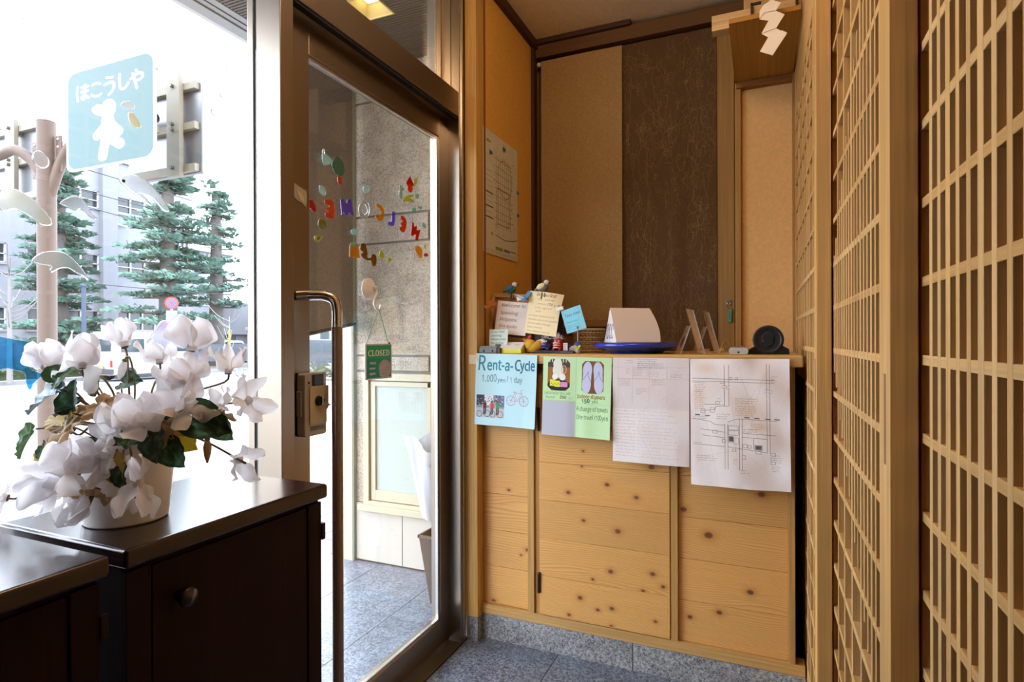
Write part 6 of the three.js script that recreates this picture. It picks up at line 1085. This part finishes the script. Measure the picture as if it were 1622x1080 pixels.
  flower([-20, 150, 72], [-0.2, 0.6, 0.7], 1.1, 0.036, { mat: dryM, roll: 0.6, W: 0.7, stem: [0, 0.12, 0.02], curl: -0.4 });
  flower([60, 66, 84], [0.1, -0.8, 0.5], 0.8, 0.026, { mat: dryM, roll: 0.3, W: 0.6, stem: [0.02, 0.12, 0.03], curl: -0.4, droop: true });
  flower([155, 168, -36], [0.4, -0.6, 0.3], 0.7, 0.032, { mat: dryM, roll: 0.1, W: 0.6, stem: [0.03, 0.12, 0], curl: -0.3, droop: true });
  flower([116, 150, 20], [0.4, 0.2, 0.8], 1.0, 0.026, { mat: dryM, roll: 0.4, W: 0.7, stem: [0.03, 0.12, 0.01], curl: -0.3 });
  // leaves: heart shaped, folded along the midrib, mottled
  const leafTex = (base, pale) => dataTex(128, 128, (u, v) => { const r = Math.hypot(u - 0.5, v - 0.5) * 2, k = vnoise(u * 14, v * 14, 14, 14, 4), band = Math.exp(-Math.pow((r - 0.55 - 0.12 * (k - 0.5)) / 0.16, 2)) * 0.75, vein = Math.abs(u - 0.5) < 0.012 ? 0.5 : 0, t = Math.min(1, band * k * 1.3 + vein); return base.map((c, i) => c * (1 - t) + pale[i] * t); });
  const lm = { green: P(0xffffff, 0.8, { map: leafTex([0.26, 0.40, 0.20], [0.52, 0.62, 0.50]), side: THREE.DoubleSide, transmission: 0.3, thickness: 0 }), dark: P(0xffffff, 0.8, { map: leafTex([0.17, 0.29, 0.18], [0.40, 0.54, 0.44]), side: THREE.DoubleSide, transmission: 0.3, thickness: 0 }), blue: P(0xffffff, 0.4, { map: leafTex([0.32, 0.44, 0.48], [0.6, 0.68, 0.70]), side: THREE.DoubleSide }), yellow: P(0xffffff, 0.55, { map: leafTex([0.78, 0.62, 0.10], [0.70, 0.62, 0.22]), side: THREE.DoubleSide, transmission: 0.15, thickness: 0 }), brown: P(0xffffff, 0.7, { map: leafTex([0.50, 0.36, 0.12], [0.66, 0.52, 0.26]), side: THREE.DoubleSide }) };
  function leaf(at, normal, tipDir, L, W, mat, fold = 0.25, stem = [0, 0.11, 0]) {
    const s = new THREE.Shape(); s.moveTo(0, 0.10); s.bezierCurveTo(-0.10, -0.10, -0.50, -0.12, -0.52, 0.28); s.bezierCurveTo(-0.52, 0.62, -0.2, 0.86, 0, 1.0); s.bezierCurveTo(0.2, 0.86, 0.52, 0.62, 0.52, 0.28); s.bezierCurveTo(0.50, -0.12, 0.10, -0.10, 0, 0.10);
    // mesh the outline as a fan of rows so that the blade can fold and wave
    const pts = s.getPoints(14), g = new THREE.BufferGeometry(), pos = [], uv = [], idx = [], R = 5, N = pts.length;
    for (let r = 0; r <= R; r++) for (let i = 0; i < N; i++) { const t = r / R, x = pts[i].x * t, y = 0.35 + (pts[i].y - 0.35) * t, rim = t * t; pos.push(x * W, y * L, Math.abs(x) * fold * W + 0.05 * L * rim * Math.sin(i * 1.3) * 0.5 - 0.12 * L * Math.pow(Math.max(0, y - 0.3), 2)); uv.push(x + 0.5, y); }
    for (let r = 0; r < R; r++) for (let i = 0; i < N - 1; i++) { const a = r * N + i; idx.push(a, a + N, a + 1, a + 1, a + N, a + N + 1); }
    g.setAttribute('position', new THREE.Float32BufferAttribute(pos, 3)); g.setAttribute('uv', new THREE.Float32BufferAttribute(uv, 2)); g.setIndex(idx); g.computeVertexNormals();
    const n = V(...normal).normalize(), t = V(...tipDir).addScaledVector(n, -V(...tipDir).dot(n)).normalize(), m = new THREE.Matrix4().makeBasis(new THREE.Vector3().crossVectors(t, n), t, n);
    const A = V(...at).multiplyScalar(0.001).addScaledVector(t, -0.4 * L), q = own(o, 'leaf', g, mat, A.toArray()); q.quaternion.setFromRotationMatrix(m);
     if (stem) own(o, 'leaf_stalk', tube([stem, V(...stem).lerp(A, 0.5).add(V(0, 0.015, 0)).toArray(), A.toArray()], 0.0014, 14, 6), stemRed);
  }
  leaf([-64, 226, 60], [0.3, 0.3, 0.9], [0.6, 0.8, 0], 0.040, 0.038, lm.green, 0.6);
  leaf([-60, 256, 26], [0.2, 0.2, 0.9], [0.6, 0.8, 0], 0.026, 0.020, lm.dark, 0.5);
  leaf([-16, 214, -15], [0.1, 0.5, 0.8], [0.9, 0.2, 0], 0.042, 0.034, lm.dark, 0.5);
  leaf([-72, 193, 73], [-0.2, 0.6, 0.7], [-0.9, -0.38, 0.1], 0.094, 0.044, lm.blue, 0.5);
  leaf([-24, 194, 64], [0.1, 0.2, 0.95], [-0.2, 0.9, 0], 0.054, 0.044, lm.dark, 0.5);
  leaf([-34, 178, 66], [-0.2, 0.8, 0.6], [-0.95, -0.1, 0.2], 0.056, 0.030, lm.blue, 0.5);
  leaf([-112, 127, 78], [-0.3, 0.35, 0.9], [-0.7, -0.75, 0.1], 0.066, 0.034, lm.green, 0.7, [-0.02, 0.12, 0.02]);
  leaf([158, 160, -14], [0.3, 0.35, 0.85], [0.95, -0.25, 0.0], 0.076, 0.058, lm.dark, 0.3);
  leaf([182, 148, -26], [0.2, 0.2, 0.9], [0.7, -0.6, 0], 0.040, 0.036, lm.green, 0.4);
  leaf([120, 168, 8], [0.2, 0.3, 0.9], [0.3, 0.6, 0], 0.034, 0.034, lm.dark, 0.3);
  leaf([118, 132, 36], [0.1, 0.3, 0.95], [0.3, -0.9, 0], 0.050, 0.046, lm.dark, 0.3);
  leaf([134, 118, 20], [0.3, 0.1, 0.9], [0.6, -0.7, 0], 0.048, 0.044, lm.dark, 0.3);
  leaf([92, 90, 66], [0.0, 0.2, 0.95], [0.35, -0.9, 0.1], 0.036, 0.036, lm.dark, 0.3);
  leaf([-74, 158, 56], [0.1, 0.6, 0.7], [-0.95, 0.05, 0.1], 0.050, 0.040, lm.yellow, 0.3);
  leaf([-37, 163, 48], [0.0, 0.5, 0.8], [0.7, 0.3, 0.1], 0.050, 0.040, lm.yellow, 0.3);
  leaf([124, 140, 0], [0.2, 0.15, 0.95], [0.75, -0.55, 0], 0.060, 0.056, lm.yellow, 0.2);
  leaf([78, 98, 64], [0.0, 0.2, 0.95], [0.55, -0.7, 0], 0.046, 0.044, lm.yellow, 0.25);
  leaf([-102, 100, 66], [-0.1, 0.2, 0.95], [0.45, -0.85, 0], 0.036, 0.026, lm.yellow, 0.3, [-0.02, 0.12, 0.02]);
  leaf([-86, 112, 70], [-0.1, 0.2, 0.95], [0.6, -0.7, 0], 0.034, 0.030, lm.green, 0.3);
  leaf([-44, 150, 62], [0.0, 0.7, 0.7], [0.9, -0.2, 0.2], 0.044, 0.034, lm.brown, 0.5);
  leaf([110, 166, 0], [0.1, 0.7, 0.6], [0.8, 0.2, 0.1], 0.050, 0.040, lm.brown, 0.5);
  leaf([24, 140, 40], [0.0, 0.8, 0.6], [-0.2, -0.6, 0.8], 0.056, 0.052, lm.dark, 0.3);
  leaf([48, 140, 20], [0.2, 0.9, 0.4], [0.5, -0.3, 0.7], 0.06, 0.056, lm.green, 0.3);
}
for (const [x, z, p] of [[-0.45, -1.05, 1.2]]) {  // lamp added out of view to warm and brighten the hall
  const o = thing('added_ceiling_lamp', 'small round warm ceiling lamp, added out of view', 'lamp', [x, 2.575, z]);
  own(o, 'ceiling_rose', lathe([[0, 0], [0.09, 0], [0.09, -0.02], [0.0, -0.03]]), M(0xeeeeee, 0.6));
  own(o, 'bulb_glow', new THREE.SphereGeometry(0.09, 24, 16), new THREE.MeshStandardMaterial({ color: 0xffffff, emissive: 0xffc98a, emissiveIntensity: 3 }), [0, -0.1, 0]);
  const l = new THREE.PointLight(0xffdfbe, p, 0, 2); l.position.set(0, -0.1, 0); l.castShadow = true; l.shadow.radius = 6; o.add(l);
}
renderer.render(scene, camera);
